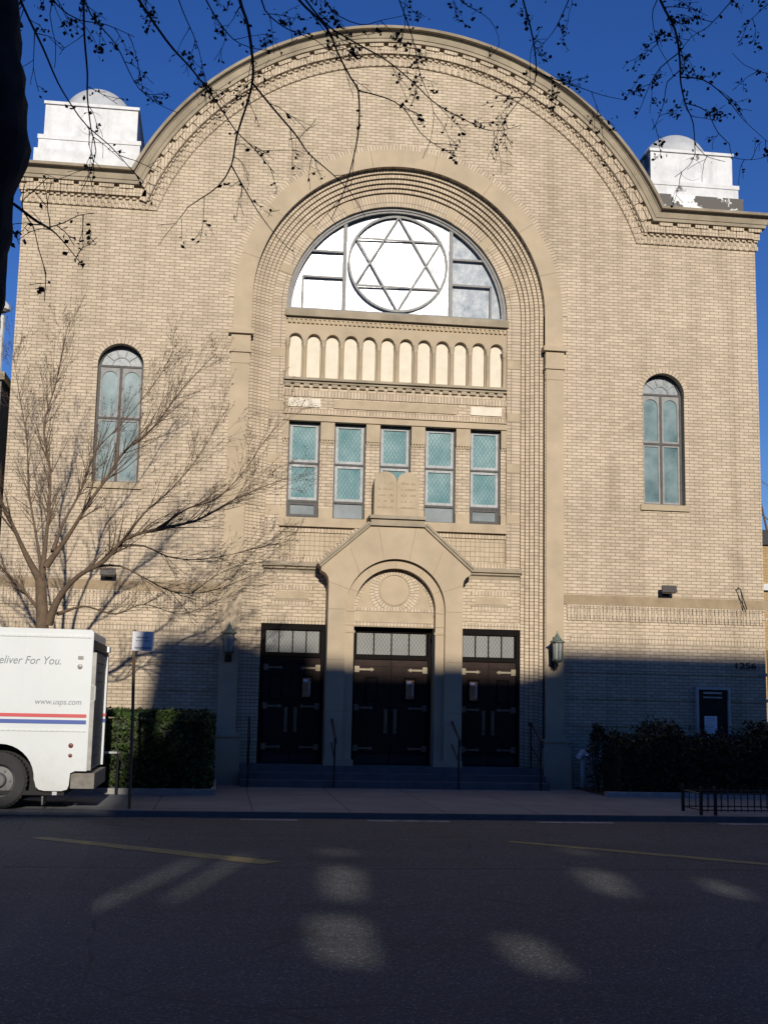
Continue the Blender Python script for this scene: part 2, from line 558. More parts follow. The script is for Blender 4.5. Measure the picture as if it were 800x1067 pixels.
def painted(name, x0, y0, x1, y1, w0, w1, mat, dz=.004):
    d = Vector((x1 - x0, y1 - y0, 0)).normalized(); n = Vector((-d.y, d.x, 0))
    m = MB()
    steps = 14
    A, B = [], []
    for i in range(steps + 1):
        t = i / steps
        p = Vector((x0 + (x1 - x0) * t, y0 + (y1 - y0) * t, ROAD_Z + dz)); w = (w0 + (w1 - w0) * t) / 2
        A.append(p - n * w); B.append(p + n * w)
    m.strip(A, B, 0, w0)
    return structure(m.build(name, mat))
painted('yellow_road_marking', -5.74, -9.59, -2.93, -11.97, .24, .36, 'yellow_line')
painted('yellow_road_marking', .24, -9.65, 3.6, -12.6, .18, .24, 'yellow_line')
for x0, x1 in ((-3.2, -2.35), (-1.3, -.05), (1.3, 2.5), (-8.5, -7.2), (4.2, 5.6)):
    painted('white_road_marking', x0, -6.92, x1, -6.93, .16, .16, 'white_line')
painted('road_seam', -60, -12.45, 60, -12.2, .035, .035, 'tar_seam')
painted('road_seam', -60, -9.6, 60, -9.45, .02, .02, 'tar_seam')

# ------------------------------------------------------------------ the synagogue
W, ZB, RC, ZC = 8.14, 12.06, 5.65, 10.2       # half width, frieze base, crown arc
ZA, RS, RI = 10.25, 3.62, 3.22                # great arch: centre height, stone outer / inner radius
RG = 2.47                                     # window radius
syn = empty('synagogue', (0, 0, 0), 'tan brick synagogue with a great round arched front and white domed turrets', 'synagogue')

def xcorner(h):
    return math.sqrt((RC + h) ** 2 - (ZB + h - ZC) ** 2)

def crown_path(h, ext, n=48):
    xc = xcorner(h)
    a = math.atan2(ZB + h - ZC, xc)
    pts = [(-(W + ext), ZB + h), (-(W + ext) * .5 - xc * .5, ZB + h), (-xc, ZB + h)]
    pts += arc(0, ZC, RC + h, PI - a, a, n)[1:-1]
    pts += [(xc, ZB + h), ((W + ext) * .5 + xc * .5, ZB + h), (W + ext, ZB + h)]
    return pts

# main wall: front sheet with openings, and the block behind it
SW_X, SW_H, SW_B, SW_S = 5.92, .475, 6.10, 8.60
top = crown_path(.70, 0)
outer = [(-W, -.2), (-RI, -.2), (-RI, ZA)] + arc(0, ZA, RI, PI, 0, 48)[1:] + [(RI, -.2), (W, -.2)] + list(reversed(top))
b = MB()
b.prism(outer, 0, .45, holes=[list(reversed(arch_poly(s * SW_X, SW_H, SW_B, SW_S))) for s in (-1, 1)])
b.box(-W + .01, W - .01, .75, 24, -.2, 12.3)
b.box(-W + .012, -4.0, .452, .748, -.2, 12.2); b.box(4.0, W - .012, .452, .748, -.2, 12.2)
b.build('wall', 'brick', syn)
# roof behind the curved gable
b = MB(); b.prism([(-5.3, 12.35)] + [p for p in arc(0, ZC, 5.6, PI - .40, .40, 30)] + [(5.3, 12.35)], 1.0, 23)
b.build('roof', 'roof_felt', syn)

# frieze of brick courses under the cornice
fr = MB()
def crown_band(mb, prof, m=0, n=48, back=None):
    rows = []
    for h, p in prof:
        pts = crown_path(h, max(p, 0), n)
        row = [(pts[0][0], .9, pts[0][1])] + [(x, -p, z) for x, z in pts] + [(pts[-1][0], .9, pts[-1][1])]
        rows.append(row)
    acc = 0
    for i in range(len(rows) - 1):
        dv = math.hypot(prof[i + 1][0] - prof[i][0], prof[i + 1][1] - prof[i][1])
        mb.strip(rows[i], rows[i + 1], acc, acc + dv, m)
        acc += dv

def crown_items(mb, step, w, h0, h1, p0, p1, phase=0.0, m=0):
    """small brick boxes set along the frieze"""
    hm = (h0 + h1) / 2
    xc = xcorner(hm)
    Lh = W + p1 - xc
    k = int(Lh / step)
    for s in (-1, 1):
        for i in range(k + 1):
            x = s * (W + p1 - w / 2 - (i + phase) * step)
            if abs(x) < xc + w * .4:
                continue
            mb.box(x - w / 2, x + w / 2, -p1, -p0, ZB + h0, ZB + h1, m)
    a = math.atan2(ZB + hm - ZC, xc)
    Ltot = (PI - 2 * a) * (RC + hm)
    k = int(Ltot / step)
    for i in range(k):
        t = a + (i + .5 + phase) / k * (PI - 2 * a)
        if t > PI - a:
            continue
        d = w / 2
        P = []
        for h in (h0, h1):
            r = RC + h
            c, s_ = math.cos(t), math.sin(t)
            for (dd, y) in ((d, -p1), (-d, -p1), (-d, -p0), (d, -p0)):
                P.append((r * c + dd * s_, y, ZC + r * s_ - dd * c))
        mb.hexa(P, m)
crown_band(fr, [(0.0, .0), (.003, .035), (.20, .035), (.203, .02), (.25, .02), (.253, .085), (.40, .085), (.403, .07), (.52, .07)])
crown_items(fr, .145, .072, .012, .095, .034, .052, 0)
crown_items(fr, .145, .072, .098, .185, .034, .052, .5)
crown_items(fr, .145, .09, .198, .232, .018, .080, .25)
fr.build('frieze', 'soldier', syn)
fb = MB()
crown_items(fb, .42, .31, .415, .512, .065, .150, .1)
crown_items(fb, .42, .40, .262, .41, .084, .118, .45)
fb.build('frieze_block', 'soldier', syn)
cn = MB()
crown_band(cn, [(.50, .05), (.502, .19), (.575, .195), (.578, .215), (.70, .245), (.702, .265), (.735, .285), (.738, .37), (.785, .385), (.80, .37), (.83, .28), (.835, -.35), (.6, -.36)])
cn.build('cornice', 'cornice_stone', syn, smooth=False)

# stone arch band round the recess with a header course outside it
def ring_band(mb, r0, r1, y, zbot, n=56, m=0, returns=None):
    A = [(-r0, y, zbot)] + [(x, y, z) for x, z in arc(0, ZA, r0, PI, 0, n)] + [(r0, y, zbot)]
    B = [(-r1, y, zbot)] + [(x, y, z) for x, z in arc(0, ZA, r1, PI, 0, n)] + [(r1, y, zbot)]
    mb.strip(A, B, 0, abs(r1 - r0), m)
    return A, B
def ring_reveal(mb, r, y0, y1, zbot, n=56, m=0):
    A = [(-r, y0, zbot)] + [(x, y0, z) for x, z in arc(0, ZA, r, PI, 0, n)] + [(r, y0, zbot)]
    B = [(x, y1, z) for x, _, z in A]
    mb.strip(A, B, 0, abs(y1 - y0), m)
b = MB()
ring_band(b, RI, RS, -.03, 9.52)
ring_reveal(b, RS, -.03, .02, 9.52)
ring_reveal(b, RI, -.03, .08, 9.52)
b.build('stone_arch', 'smooth_stone', syn)
b = MB()     # joints of the voussoirs, cut as thin dark slots standing in the stone
for t in (.28, .62, .98, 1.36, 1.78, 2.16, 2.52, 2.86):
    c, s_ = math.cos(t), math.sin(t)
    P = []
    for y in (-.0325, -.02):
        for r, d in ((RI + .003, -.006), (RS - .003, -.006), (RS - .003, .006), (RI + .003, .006)):
            P.append((r * c - d * s_, y, ZA + r * s_ + d * c))
    b.hexa(P)
b.build('stone_joint', 'belt', syn)
b = MB()
A = arc(0, ZA, RS + .002, PI, 0, 56); B = arc(0, ZA, RS + .115, PI, 0, 56)
b.strip([(x, -.012, z) for x, z in A], [(x, -.012, z) for x, z in B], .05, .165)
b.strip([(x, -.012, z) for x, z in B], [(x, .01, z) for x, z in B], .0, .02)
b.build('header_course', 'soldier', syn)

# five stepped brick rings
b = MB()
radii = [3.22, 3.135, 3.045, 2.955, 2.868, 2.78]
for i in range(5):
    y = .12 + .06 * i
    ring_reveal(b, radii[i], y - .06 if i else .0, y, 0.13)
    ring_band(b, radii[i], radii[i + 1], y, 0.13)
ring_reveal(b, radii[5], .36, .46, 0.13)
b.build('stepped_arch', 'ringbrick', syn)
b = MB()
A, B = [], []
ring_band(b, 2.78, RG, .42, 4.62)
ring_reveal(b, RG, .42, .78, 4.62)
b.build('window_surround', 'soldier', syn)
b = MB()     # little stone blocks set into the surround
for t in (.33, .72, 1.11, 2.03, 2.42, 2.81):
    c, s_ = math.cos(t), math.sin(t)
    P = []
    for y in (.41, .46):
        for r, d in ((RG + .002, -.10), (2.775, -.10), (2.775, .10), (RG + .002, .10)):
            P.append((r * c - d * s_, y, ZA + r * s_ + d * c))
    b = MB(); b.hexa(P); b.build('inset_block', 'stone', syn)
for s in (-1, 1):
    for z in (9.1, 7.9, 6.75, 5.62):
        b = MB(); b.box(min(s * 2.474, s * 2.775), max(s * 2.474, s * 2.775), .41, .46, z, z + .2)
        b.build('inset_block', 'stone', syn)

# pilasters
for s in (-1, 1):
    x0, x1 = (3.24, 3.63) if s > 0 else (-3.63, -3.24)
    b = MB(); b.box(x0, x1, -.05, .15, 1.07, 8.78)
    p = b.build('pilaster', 'smooth_stone', syn, bevel=.008)
    b = MB()
    b.box(x0 - .012, x1 + .012, -.062, .1, 8.78, 8.82)
    b.box(x0 - .004, x1 + .004, -.054, .1, 8.82, 9.02)
    b.box(x0 - .03, x1 + .03, -.09, .1, 9.02, 9.08)
    b.box(x0 - .012, x1 + .012, -.07, .1, 9.08, 9.42)
    b.box(x0 - .07, x1 + .07, -.14, .1, 9.42, 9.52)
    b.build('capital', 'smooth_stone', p, bevel=.01)
    b = MB()
    b.box(x0 - .09, x1 + .11, -.22, .15, -.1, .86)
    b.box(x0 - .05, x1 + .06, -.16, .15, .86, .94)
    b.box(x0 - .08, x1 + .09, -.19, .15, .94, 1.0)
    b.box(x0 - .02, x1 + .03, -.09, .15, 1.0, 1.07)
    b.build('base', 'smooth_stone', p, bevel=.015)

# belt courses with dentils under them
for s in (-1, 1):
    x0, x1 = (3.64, W + .09) if s > 0 else (-(W + .09), -3.64)
    b = MB()
    for (y, za, zb) in ((-.03, 3.86, 4.04),):
        b.box(x0, x1, y, .3, za, zb)
    b.hexa([(x0, -.03, 4.04), (x1, -.03, 4.04), (x1, .3, 4.04), (x0, .3, 4.04), (x0, -.005, 4.07), (x1, -.005, 4.07), (x1, .3, 4.08), (x0, .3, 4.08)])
    bc = b.build('belt_course', 'belt', syn)
    b = MB()
    X0, X1 = (3.70, W + .05) if s > 0 else (-(W + .05), -3.70)
    n = int((X1 - X0) / .1)
    for k in range(n):
        x = X0 + k * .1
        if k % 4 != 3:
            b.box(x, x + .088, -.028, .1, 3.70, 3.822)
        else:
            b.box(x + .01, x + .078, -.022, .1, 3.70, 3.822)
        b.box(x + .012, x + .10, -.028, .1, 3.52, 3.632)
    b.box(X0, X1, -.03, .1, 3.636, 3.696); b.box(X0, X1, -.026, .1, 3.826, 3.858)
    b.build('dentil_course', 'soldier', bc)
    b = MB()
    X0, X1 = (3.78, W + .02) if s > 0 else (-(W + .02), -3.78)
    b.box(X0, X1, -.012, .1, 3.06, 3.20)
    b.build('soldier_course', 'soldier', bc)
    b = MB()
    for z in (2.42, 1.86, 1.30):
        b.box(X0, X1, -.018, .1, z, z + .07)
    b.build('string_course', 'brick', bc)

# infill wall of the great arch
INY = .50
b = MB()
def panel(mb, x0, x1, z0, z1, y=INY, m=0):
    mb.face([(x0, y, z0), (x1, y, z0), (x1, y, z1), (x0, y, z1)], m=m)
panel(b, -2.47, 2.47, 7.75, 8.55)
b.build('brick_panel', 'brick', syn)
for z0, z1, y in ((8.25, 8.40, .475), (7.86, 7.985, .478), (5.27, 5.385, .47), (4.62, 4.74, .475)):
    b = MB(); b.box(-2.47, 2.47, y, .6, z0, z1)
    b.build('soldier_band', 'soldier', syn)
for x0, x1, mt in ((-2.36, -1.66, 'cream'), (-1.37, 1.36, 'stone'), (1.67, 2.37, 'cream')):
    b = MB(); b.box(x0, x1, .472, .6, 8.02, 8.21)
    b.build('inset_panel', mt, syn, bevel=.006)
b = MB(); panel(b, -2.47, 2.47, 4.74, 5.27, .505)
b.build('stacked_brick_panel', 'stack', syn)

# great semicircular window
gw = MB()
Z0 = 10.20
def half_ring(mb, r0, r1, y0, y1, zbot, n=48):
    A = [(-r0, zbot)] + arc(0, ZA, r0, PI, 0, n) + [(r0, zbot)]
    B = [(-r1, zbot)] + arc(0, ZA, r1, PI, 0, n) + [(r1, zbot)]
    mb.strip([(x, y0, z) for x, z in A], [(x, y0, z) for x, z in B], 0, abs(r1 - r0))
    mb.strip([(x, y0, z) for x, z in B], [(x, y1, z) for x, z in B], 0, .1)
half_ring(gw, RG - .001, RG - .06, .50, .60, Z0)
half_ring(gw, RG - .06, RG - .11, .53, .60, Z0)
gw.box(-RG + .1, RG - .1, .51, .60, Z0, Z0 + .07)
win = gw.build('great_window', 'window_bar', syn)
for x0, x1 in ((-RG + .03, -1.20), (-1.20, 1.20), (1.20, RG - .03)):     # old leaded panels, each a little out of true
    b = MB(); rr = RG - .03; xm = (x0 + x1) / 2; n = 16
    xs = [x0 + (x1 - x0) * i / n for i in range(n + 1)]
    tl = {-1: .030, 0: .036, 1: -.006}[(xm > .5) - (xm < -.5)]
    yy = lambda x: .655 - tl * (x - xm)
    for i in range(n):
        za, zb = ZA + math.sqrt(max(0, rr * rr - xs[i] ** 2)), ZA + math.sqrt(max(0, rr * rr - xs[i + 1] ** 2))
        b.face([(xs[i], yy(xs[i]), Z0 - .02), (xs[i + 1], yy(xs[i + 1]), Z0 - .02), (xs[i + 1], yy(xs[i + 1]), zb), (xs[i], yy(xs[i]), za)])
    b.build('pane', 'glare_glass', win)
b = MB(); b.prism([(-RG, Z0 - .05), (RG, Z0 - .05)] + arc(0, ZA, RG - .005, 0, PI, 48), .73, .77)
b.build('backing', 'dark_frame', win)
for s in (-1, 1):
    b = MB()
    xm = s * 1.20
    zt = ZA + math.sqrt((RG - .1) ** 2 - 1.2 ** 2)
    b.box(xm - .038, xm + .038, .55, .60, Z0 + .07, zt)
    for z in (11.62, 11.02):
        xe = math.sqrt((RG - .1) ** 2 - (z - ZA) ** 2)
        xe = min(xe, 2.12 if z < 11.3 else xe)
        a_, c_ = sorted((s * 1.238, s * xe))
        b.box(a_, c_, .555, .60, z - .022, z + .022)
    a_, c_ = sorted((s * 2.10, s * 2.14))
    b.box(a_, c_, .555, .60, Z0 + .07, 11.02)
    b.build('mullion', 'window_bar', win)
b = MB()   # star in a circle
CZ, CR = 11.44, 1.13
A = arc(0, CZ, CR, 0, 2 * PI, 56); B = arc(0, CZ, CR - .05, 0, 2 * PI, 56)
b.strip([(x, .575, z) for x, z in A], [(x, .575, z) for x, z in B], 0, .05)
b.strip([(x, .575, z) for x, z in B], [(x, .60, z) for x, z in B], 0, .05)
b.strip([(x, .60, z) for x, z in A], [(x, .575, z) for x, z in A], 0, .05)
for up in (1, -1):
    pts = [(math.cos(PI / 2 * up + k * 2 * PI / 3) * (CR - .03), CZ + math.sin(PI / 2 * up + k * 2 * PI / 3) * (CR - .03)) for k in range(3)]
    for k in range(3):
        p, q = Vector(pts[k]), Vector(pts[(k + 1) % 3])
        d = (q - p).normalized(); n = Vector((-d.y, d.x)) * .018
        y = .578 if up > 0 else .581
        P = [(p + n), (q + n), (q - n), (p - n)]
        b.hexa([(v.x, y, v.y) for v in P] + [(v.x, .602, v.y) for v in P])
b.build('star_tracery', 'lead_cames', win)
b = MB(); b.box(-2.50, 2.50, .37, .62, 10.04, 10.197)
b.build('sill', 'cornice_stone', win, bevel=.012)

# little brick corbel table and blind arcade
b = MB(); b.box(-2.47, 2.47, .46, .6, 9.99, 10.037); b.box(-2.47, 2.47, .49, .6, 9.87, 9.988)
for k in range(48):
    x = -2.42 + k * .1025
    b.box(x, x + .06, .445, .495, 9.905, 9.985)
b.build('corbel_table', 'stone', syn)
ar = MB()
PITCHX = .408
niches = [(-5.5 + i) * PITCHX for i in range(12)]
NH = .146
holes = [list(reversed([(x - NH, 8.66), (x + NH, 8.66)] + arc(x, 9.53, NH, 0, PI, 12))) for x in niches]
ar.prism([(-2.47, 8.62), (2.47, 8.62), (2.47, 9.868), (-2.47, 9.868)], .475, .60, holes=holes, back=False)
arcade = ar.build('blind_arcade', 'smooth_stone', syn)
for x in niches:
    b = MB(); panel(b, x - NH - .01, x + NH + .01, 8.64, 9.70, .596)
    b.build('niche_panel', 'cream', arcade)
for i in range(13):
    x = (-6 + i) * PITCHX
    x = max(-2.415, min(2.415, x))
    b = MB()
    b.lathe([(.052, 0), (.052, .03), (.040, .05), (.036, .12), (.036, .70), (.046, .715), (.040, .73), (.058, .80), (.062, .84), (.062, .87)], (x, .455, 8.66), 12)
    b.build('column', 'stone', arcade, smooth=True)
b = MB(); b.box(-2.47, 2.47, .37, .6, 8.60, 8.655); b.box(-2.47, 2.47, .43, .6, 8.545, 8.598)
for k in range(24):
    x = -2.45 + k * .205
    b.box(x, x + .13, .445, .6, 8.47, 8.543)
b.build('arcade_sill', 'cornice_stone', arcade)

# five windows with brick piers
b = MB(); b.box(-2.47, 2.47, .40, .62, 7.70, 7.858)
b.box(-2.47, 2.47, .365, .62, 7.835, 7.862)
b.build('lintel', 'smooth_stone', syn)
WX = [-1.985, -.99, .005, 1.0, 2.005]
edges = [-2.47] + [v for x in WX for v in (x - .345, x + .345)] + [2.47]
for k in range(6):
    x0, x1 = edges[2 * k], edges[2 * k + 1]
    b = MB(); b.box(x0, x1, .48, .70, 5.58, 7.70)
    pier = b.build('pier', 'brick', syn)
    b = MB(); b.box(x0 - .0, x1 + .0, .435, .70, 7.30, 7.70)
    nb = max(2, int((x1 - x0) / .06))
    for j in range(nb):
        xx = x0 + (x1 - x0) * (j + .5) / nb
        b.box(xx - .018, xx + .018, .445, .5, 7.24, 7.30)
    b.build('capital', 'stone', pier)
    b = MB(); b.box(x0, x1, .45, .70, 5.58, 5.80)
    b.build('base', 'stone', pier)
for k, x in enumerate(WX):
    y = .60
    f = MB()
    hw = .345
    zb, zt = 5.58, 7.70
    def frame_rect(mb, x0, x1, z0, z1, w, y0, y1):
        mb.box(x0, x0 + w, y0, y1, z0, z1); mb.box(x1 - w, x1, y0, y1, z0, z1)
        mb.box(x0 + w, x1 - w, y0 + .001, y1, z0, z0 + w); mb.box(x0 + w, x1 - w, y0 + .001, y1, z1 - w, z1)
    frame_rect(f, x - hw, x + hw, zb, zt, .035, y - .04, y + .06)
    f.box(x - hw + .035, x + hw - .035, y - .035, y + .05, 6.77, 6.81)
    f.box(x - hw + .035, x + hw - .035, y - .035, y + .05, 5.93, 5.98)
    w = f.build('window', 'grey_frame', syn)
    f = MB()
    frame_rect(f, x - hw + .036, x + hw - .036, 6.81, zt - .036, .06, y - .012, y + .05)
    frame_rect(f, x - hw + .036, x + hw - .036, 5.98, 6.77, .06, y - .012, y + .05)
    f.build('sash', 'white_frame', w)
    f = MB(); panel(f, x - hw + .09, x + hw - .09, 6.86, zt - .09, y + .02); panel(f, x - hw + .09, x + hw - .09, 6.03, 6.72, y + .02)
    f.build('pane', 'teal_glass', w)
    f = MB(); panel(f, x - hw + .035, x + hw - .035, zb + .035, 5.93, y + .0)
    f.build('hopper_pane', 'low_glass', w)
    if k in (0, 4):
        f = MB(); frame_rect(f, x - hw + .04, x + hw - .04, zb + .04, 5.925, .05, y - .03, y - .002)
        f.build('hopper_frame', 'grey_frame', w)
b = MB(); b.box(-2.47, 2.47, .38, .72, 5.385, 5.578)
b.build('window_sill', 'stone', syn, bevel=.012)

# moulded band over the side doors and the brick below it
for s in (-1, 1):
    x0, x1 = (1.40, 2.80) if s > 0 else (-2.80, -1.40)
    b = MB()
    prof = [(.50, 4.36), (.43, 4.36), (.42, 4.44), (.36, 4.47), (.36, 4.50), (.30, 4.52), (.29, 4.58), (.35, 4.62), (.50, 4.63)]
    for i in range(len(prof) - 1):
        (ya, za), (yb, zb) = prof[i], prof[i + 1]
        b.face([(x0, ya, za), (x1, ya, za), (x1, yb, zb), (x0, yb, zb)])
    for xx in (x0, x1):
        b.face([(xx, y, z) for y, z in prof])
    b.build('moulded_band', 'cornice_stone', syn)
    b = MB(); b.prism([(x0, 3.36), (x1, 3.36), (x1, 4.38), (x0, 4.38)], .40, .62)
    b.build('overdoor_panel', 'brick', syn)
    b = MB()
    b.box(x0, x1, .392, .6, 3.30, 3.42)
    px0, px1 = (1.80, 2.50) if s > 0 else (-2.50, -1.80)
    b.box(px0 - .09, px1 + .09, .394, .6, 4.02, 4.12); b.box(px0 - .09, px1 + .09, .394, .6, 3.70, 3.80)
    b.build('soldier_lintel', 'soldier', syn)
    b = MB(); b.box(px0, px1, .388, .6, 3.83, 3.99)
    b.build('inset_panel', 'stone', syn, bevel=.006)
    b = MB(); b.prism([(x0 + .0, 4.62), (x0 + .001, 4.62)] and [(x0, .1), (x0 + .02, .1), (x0 + .02, 3.3), (x0, 3.3)], .45, .62)
    b.build('door_jamb', 'dark_frame', syn)

# portal
PZ = 3.64
def shoulder(s):
    return [(s * 1.42, 4.18), (s * 1.44, 4.27), (s * 1.49, 4.34), (s * 1.585, 4.40), (s * 1.585, 4.49)]
poly = [(-1.42, .27), (-1.05, .27), (-1.05, PZ)] + arc(0, PZ, 1.05, PI, 0, 36)[1:] + [(1.05, .27), (1.42, .27)] + shoulder(1) + [(.545, 5.38), (-.545, 5.38)] + list(reversed(shoulder(-1)))
b = MB(); b.prism(poly, -.14, .62)
portal = b.build('portal', 'smooth_stone', syn)
b = MB()
inner = [(-1.048, .27), (-.86, .27), (-.86, PZ)] + arc(0, PZ, .86, PI, 0, 36)[1:] + [(.86, .27), (1.048, .27), (1.048, PZ)] + arc(0, PZ, 1.048, 0, PI, 36)[1:]
b.prism(inner, -.03, .60)
b.build('inner_order', 'smooth_stone', portal)
b = MB()
for s in (-1, 1):
    for z in (3.60, 3.30):
        a_, c_ = sorted((s * .853, s * 1.043)); b.box(a_, c_, -.045, -.01, z - (.03 if z > 3.5 else .02), z)
    a_, c_ = sorted((s * .84, s * 1.044)); b.box(a_, c_, -.045, .1, 3.12, 3.17)
    a_, c_ = sorted((s * .83, s * 1.44)); b.box(a_, c_, -.165, .0, .27, .52)
b.build('impost', 'stone', portal)
b = MB()     # joints in the portal stones
def slot(mb, p, q, w, y0, y1):
    p, q = Vector(p), Vector(q); d = (q - p).normalized(); n = Vector((-d.y, d.x)) * w
    P = [p + n, q + n, q - n, p - n]
    mb.hexa([(v.x, y0, v.y) for v in P] + [(v.x, y1, v.y) for v in P])
for s in (-1, 1):
    slot(b, (s * .27, 4.66), (s * .40, 5.36), .005, -.1425, -.13)
    slot(b, (s * .78, 4.36), (s * .98, 4.88), .005, -.1425, -.13)
    slot(b, (s * 1.0, 4.02), (s * 1.40, 4.16), .005, -.1425, -.13)
    for z in (3.60, 2.55, 1.5):
        slot(b, (s * 1.055, z), (s * 1.415, z), .005, -.1425, -.13)
for t in (.4, .95, PI / 2, PI - .95, PI - .4):
    slot(b, (.87 * math.cos(t), PZ + .87 * math.sin(t)), (1.04 * math.cos(t), PZ + 1.04 * math.sin(t)), .004, -.0325, -.02)
b.build('stone_joint', 'belt', portal)
cp = MB()
for s in (-1, 1):
    lo, hi = Vector((s * 1.60, 4.47)), Vector((s * .56, 5.385))
    d = (hi - lo).normalized(); n = Vector((-d.y, d.x)) * (1 if s < 0 else -1)
    if n.y < 0: n = -n
    for (o0, o1, y0) in ((0.0, .05, -.19), (.05, .10, -.22)):
        P = [lo + n * o0, hi + n * o0, hi + n * o1, lo + n * o1]
        cp.hexa([(v.x, y0, v.y) for v in P] + [(v.x, .55, v.y) for v in P])
cp.box(-.60, .60, -.21, .60, 5.38, 5.44); cp.box(-.565, .565, -.17, .60, 5.44, 5.53); cp.box(-.60, .60, -.23, .60, 5.53, 5.60)
cp.build('coping', 'cornice_stone', portal)
b = MB()
for s in (-1, 1):
    lo, hi = Vector((s * 1.72, 4.60)), Vector((s * .62, 5.58))
    d = (hi - lo).normalized(); n = Vector((-d.y, d.x))
    if n.y < 0: n = -n
    lo2, hi2 = Vector((s * 1.60, 4.47)) + n * .10, Vector((s * .56, 5.385)) + n * .10
    k = 17
    for j in range(k):
        p, q = lo2.lerp(hi2, (j + .06) / k), lo2.lerp(hi2, (j + .94) / k)
        P = [p, q, q + n * .085, p + n * .085]
        b.hexa([(v.x, .40, v.y) for v in P] + [(v.x, .60, v.y) for v in P])
b.build('header_course', 'soldier', portal)
# tympanum
b = MB(); b.prism([(-.86, 3.27), (.86, 3.27), (.86, PZ)] + arc(0, PZ, .858, 0, PI, 30)[1:], .17, .5)
ty = b.build('tympanum', 'stone', portal)
b = MB()
A = arc(0, PZ, .852, PI, 0, 30); B = arc(0, PZ, .78, PI, 0, 30)
b.strip([(x, .160, z) for x, z in A], [(x, .160, z) for x, z in B], .05, .122)
for r0, r1, y in ((.43, .335, .150), (.53, .435, .158)):
    A = arc(0, PZ + .40, r0, 0, 2 * PI, 36); B = arc(0, PZ + .40, r1, 0, 2 * PI, 36)
    if r0 > .5:
        A = arc(0, PZ + .40, r0, -.9, 1.0, 14); B = arc(0, PZ + .40, r1, -.9, 1.0, 14)
        b.strip([(x, y, z) for x, z in A], [(x, y, z) for x, z in B], .03, .125)
        A = [(-x, z) for x, z in A]; B = [(-x, z) for x, z in B]
    b.strip([(x, y, z) for x, z in A], [(x, y, z) for x, z in B], .03, .125)
b.box(-.855, .855, .155, .3, 3.60, 3.67); b.box(-.855, .855, .155, .3, 3.29, 3.37)
b.build('brick_border', 'soldier', ty)
b = MB(); b.lathe([(.33, 0), (.33, .012), (.30, -.004), (0, -.004)], (0, .155, PZ + .40), 32, axis='y')
b.build('roundel', 'smooth_stone', ty)

# stone tablets on the portal ledge
tb = MB()
outl = [(-.485, 5.60), (.485, 5.60), (.485, 6.35)] + arc(.243, 6.35, .242, 0, PI, 16)[1:] + arc(-.243, 6.35, .242, 0, PI, 16)[1:]
tb.prism(outl, .06, .36)
tab = tb.build('stone_tablets', 'stone', syn, bevel=.012)
b = MB()
b.box(-.006, .006, (.056), .07, 5.62, 6.36)
rnd = random.Random(5)
for c in (-.243, .243):          # rows of small incised letters, worn almost smooth
    for r_ in range(5):
        z = 6.32 - r_ * .13
        x = c - .15
        while x < c + .15:
            w = rnd.uniform(.014, .035)
            if rnd.random() < .7:
                b.box(x, x + w, (.0565), .07, z, z + rnd.uniform(.02, .05))
            x += w + .014
b.box(-.45, .45, (.0568), .07, 5.80, 5.806)
b.build('incised_letters', 'belt', tab)

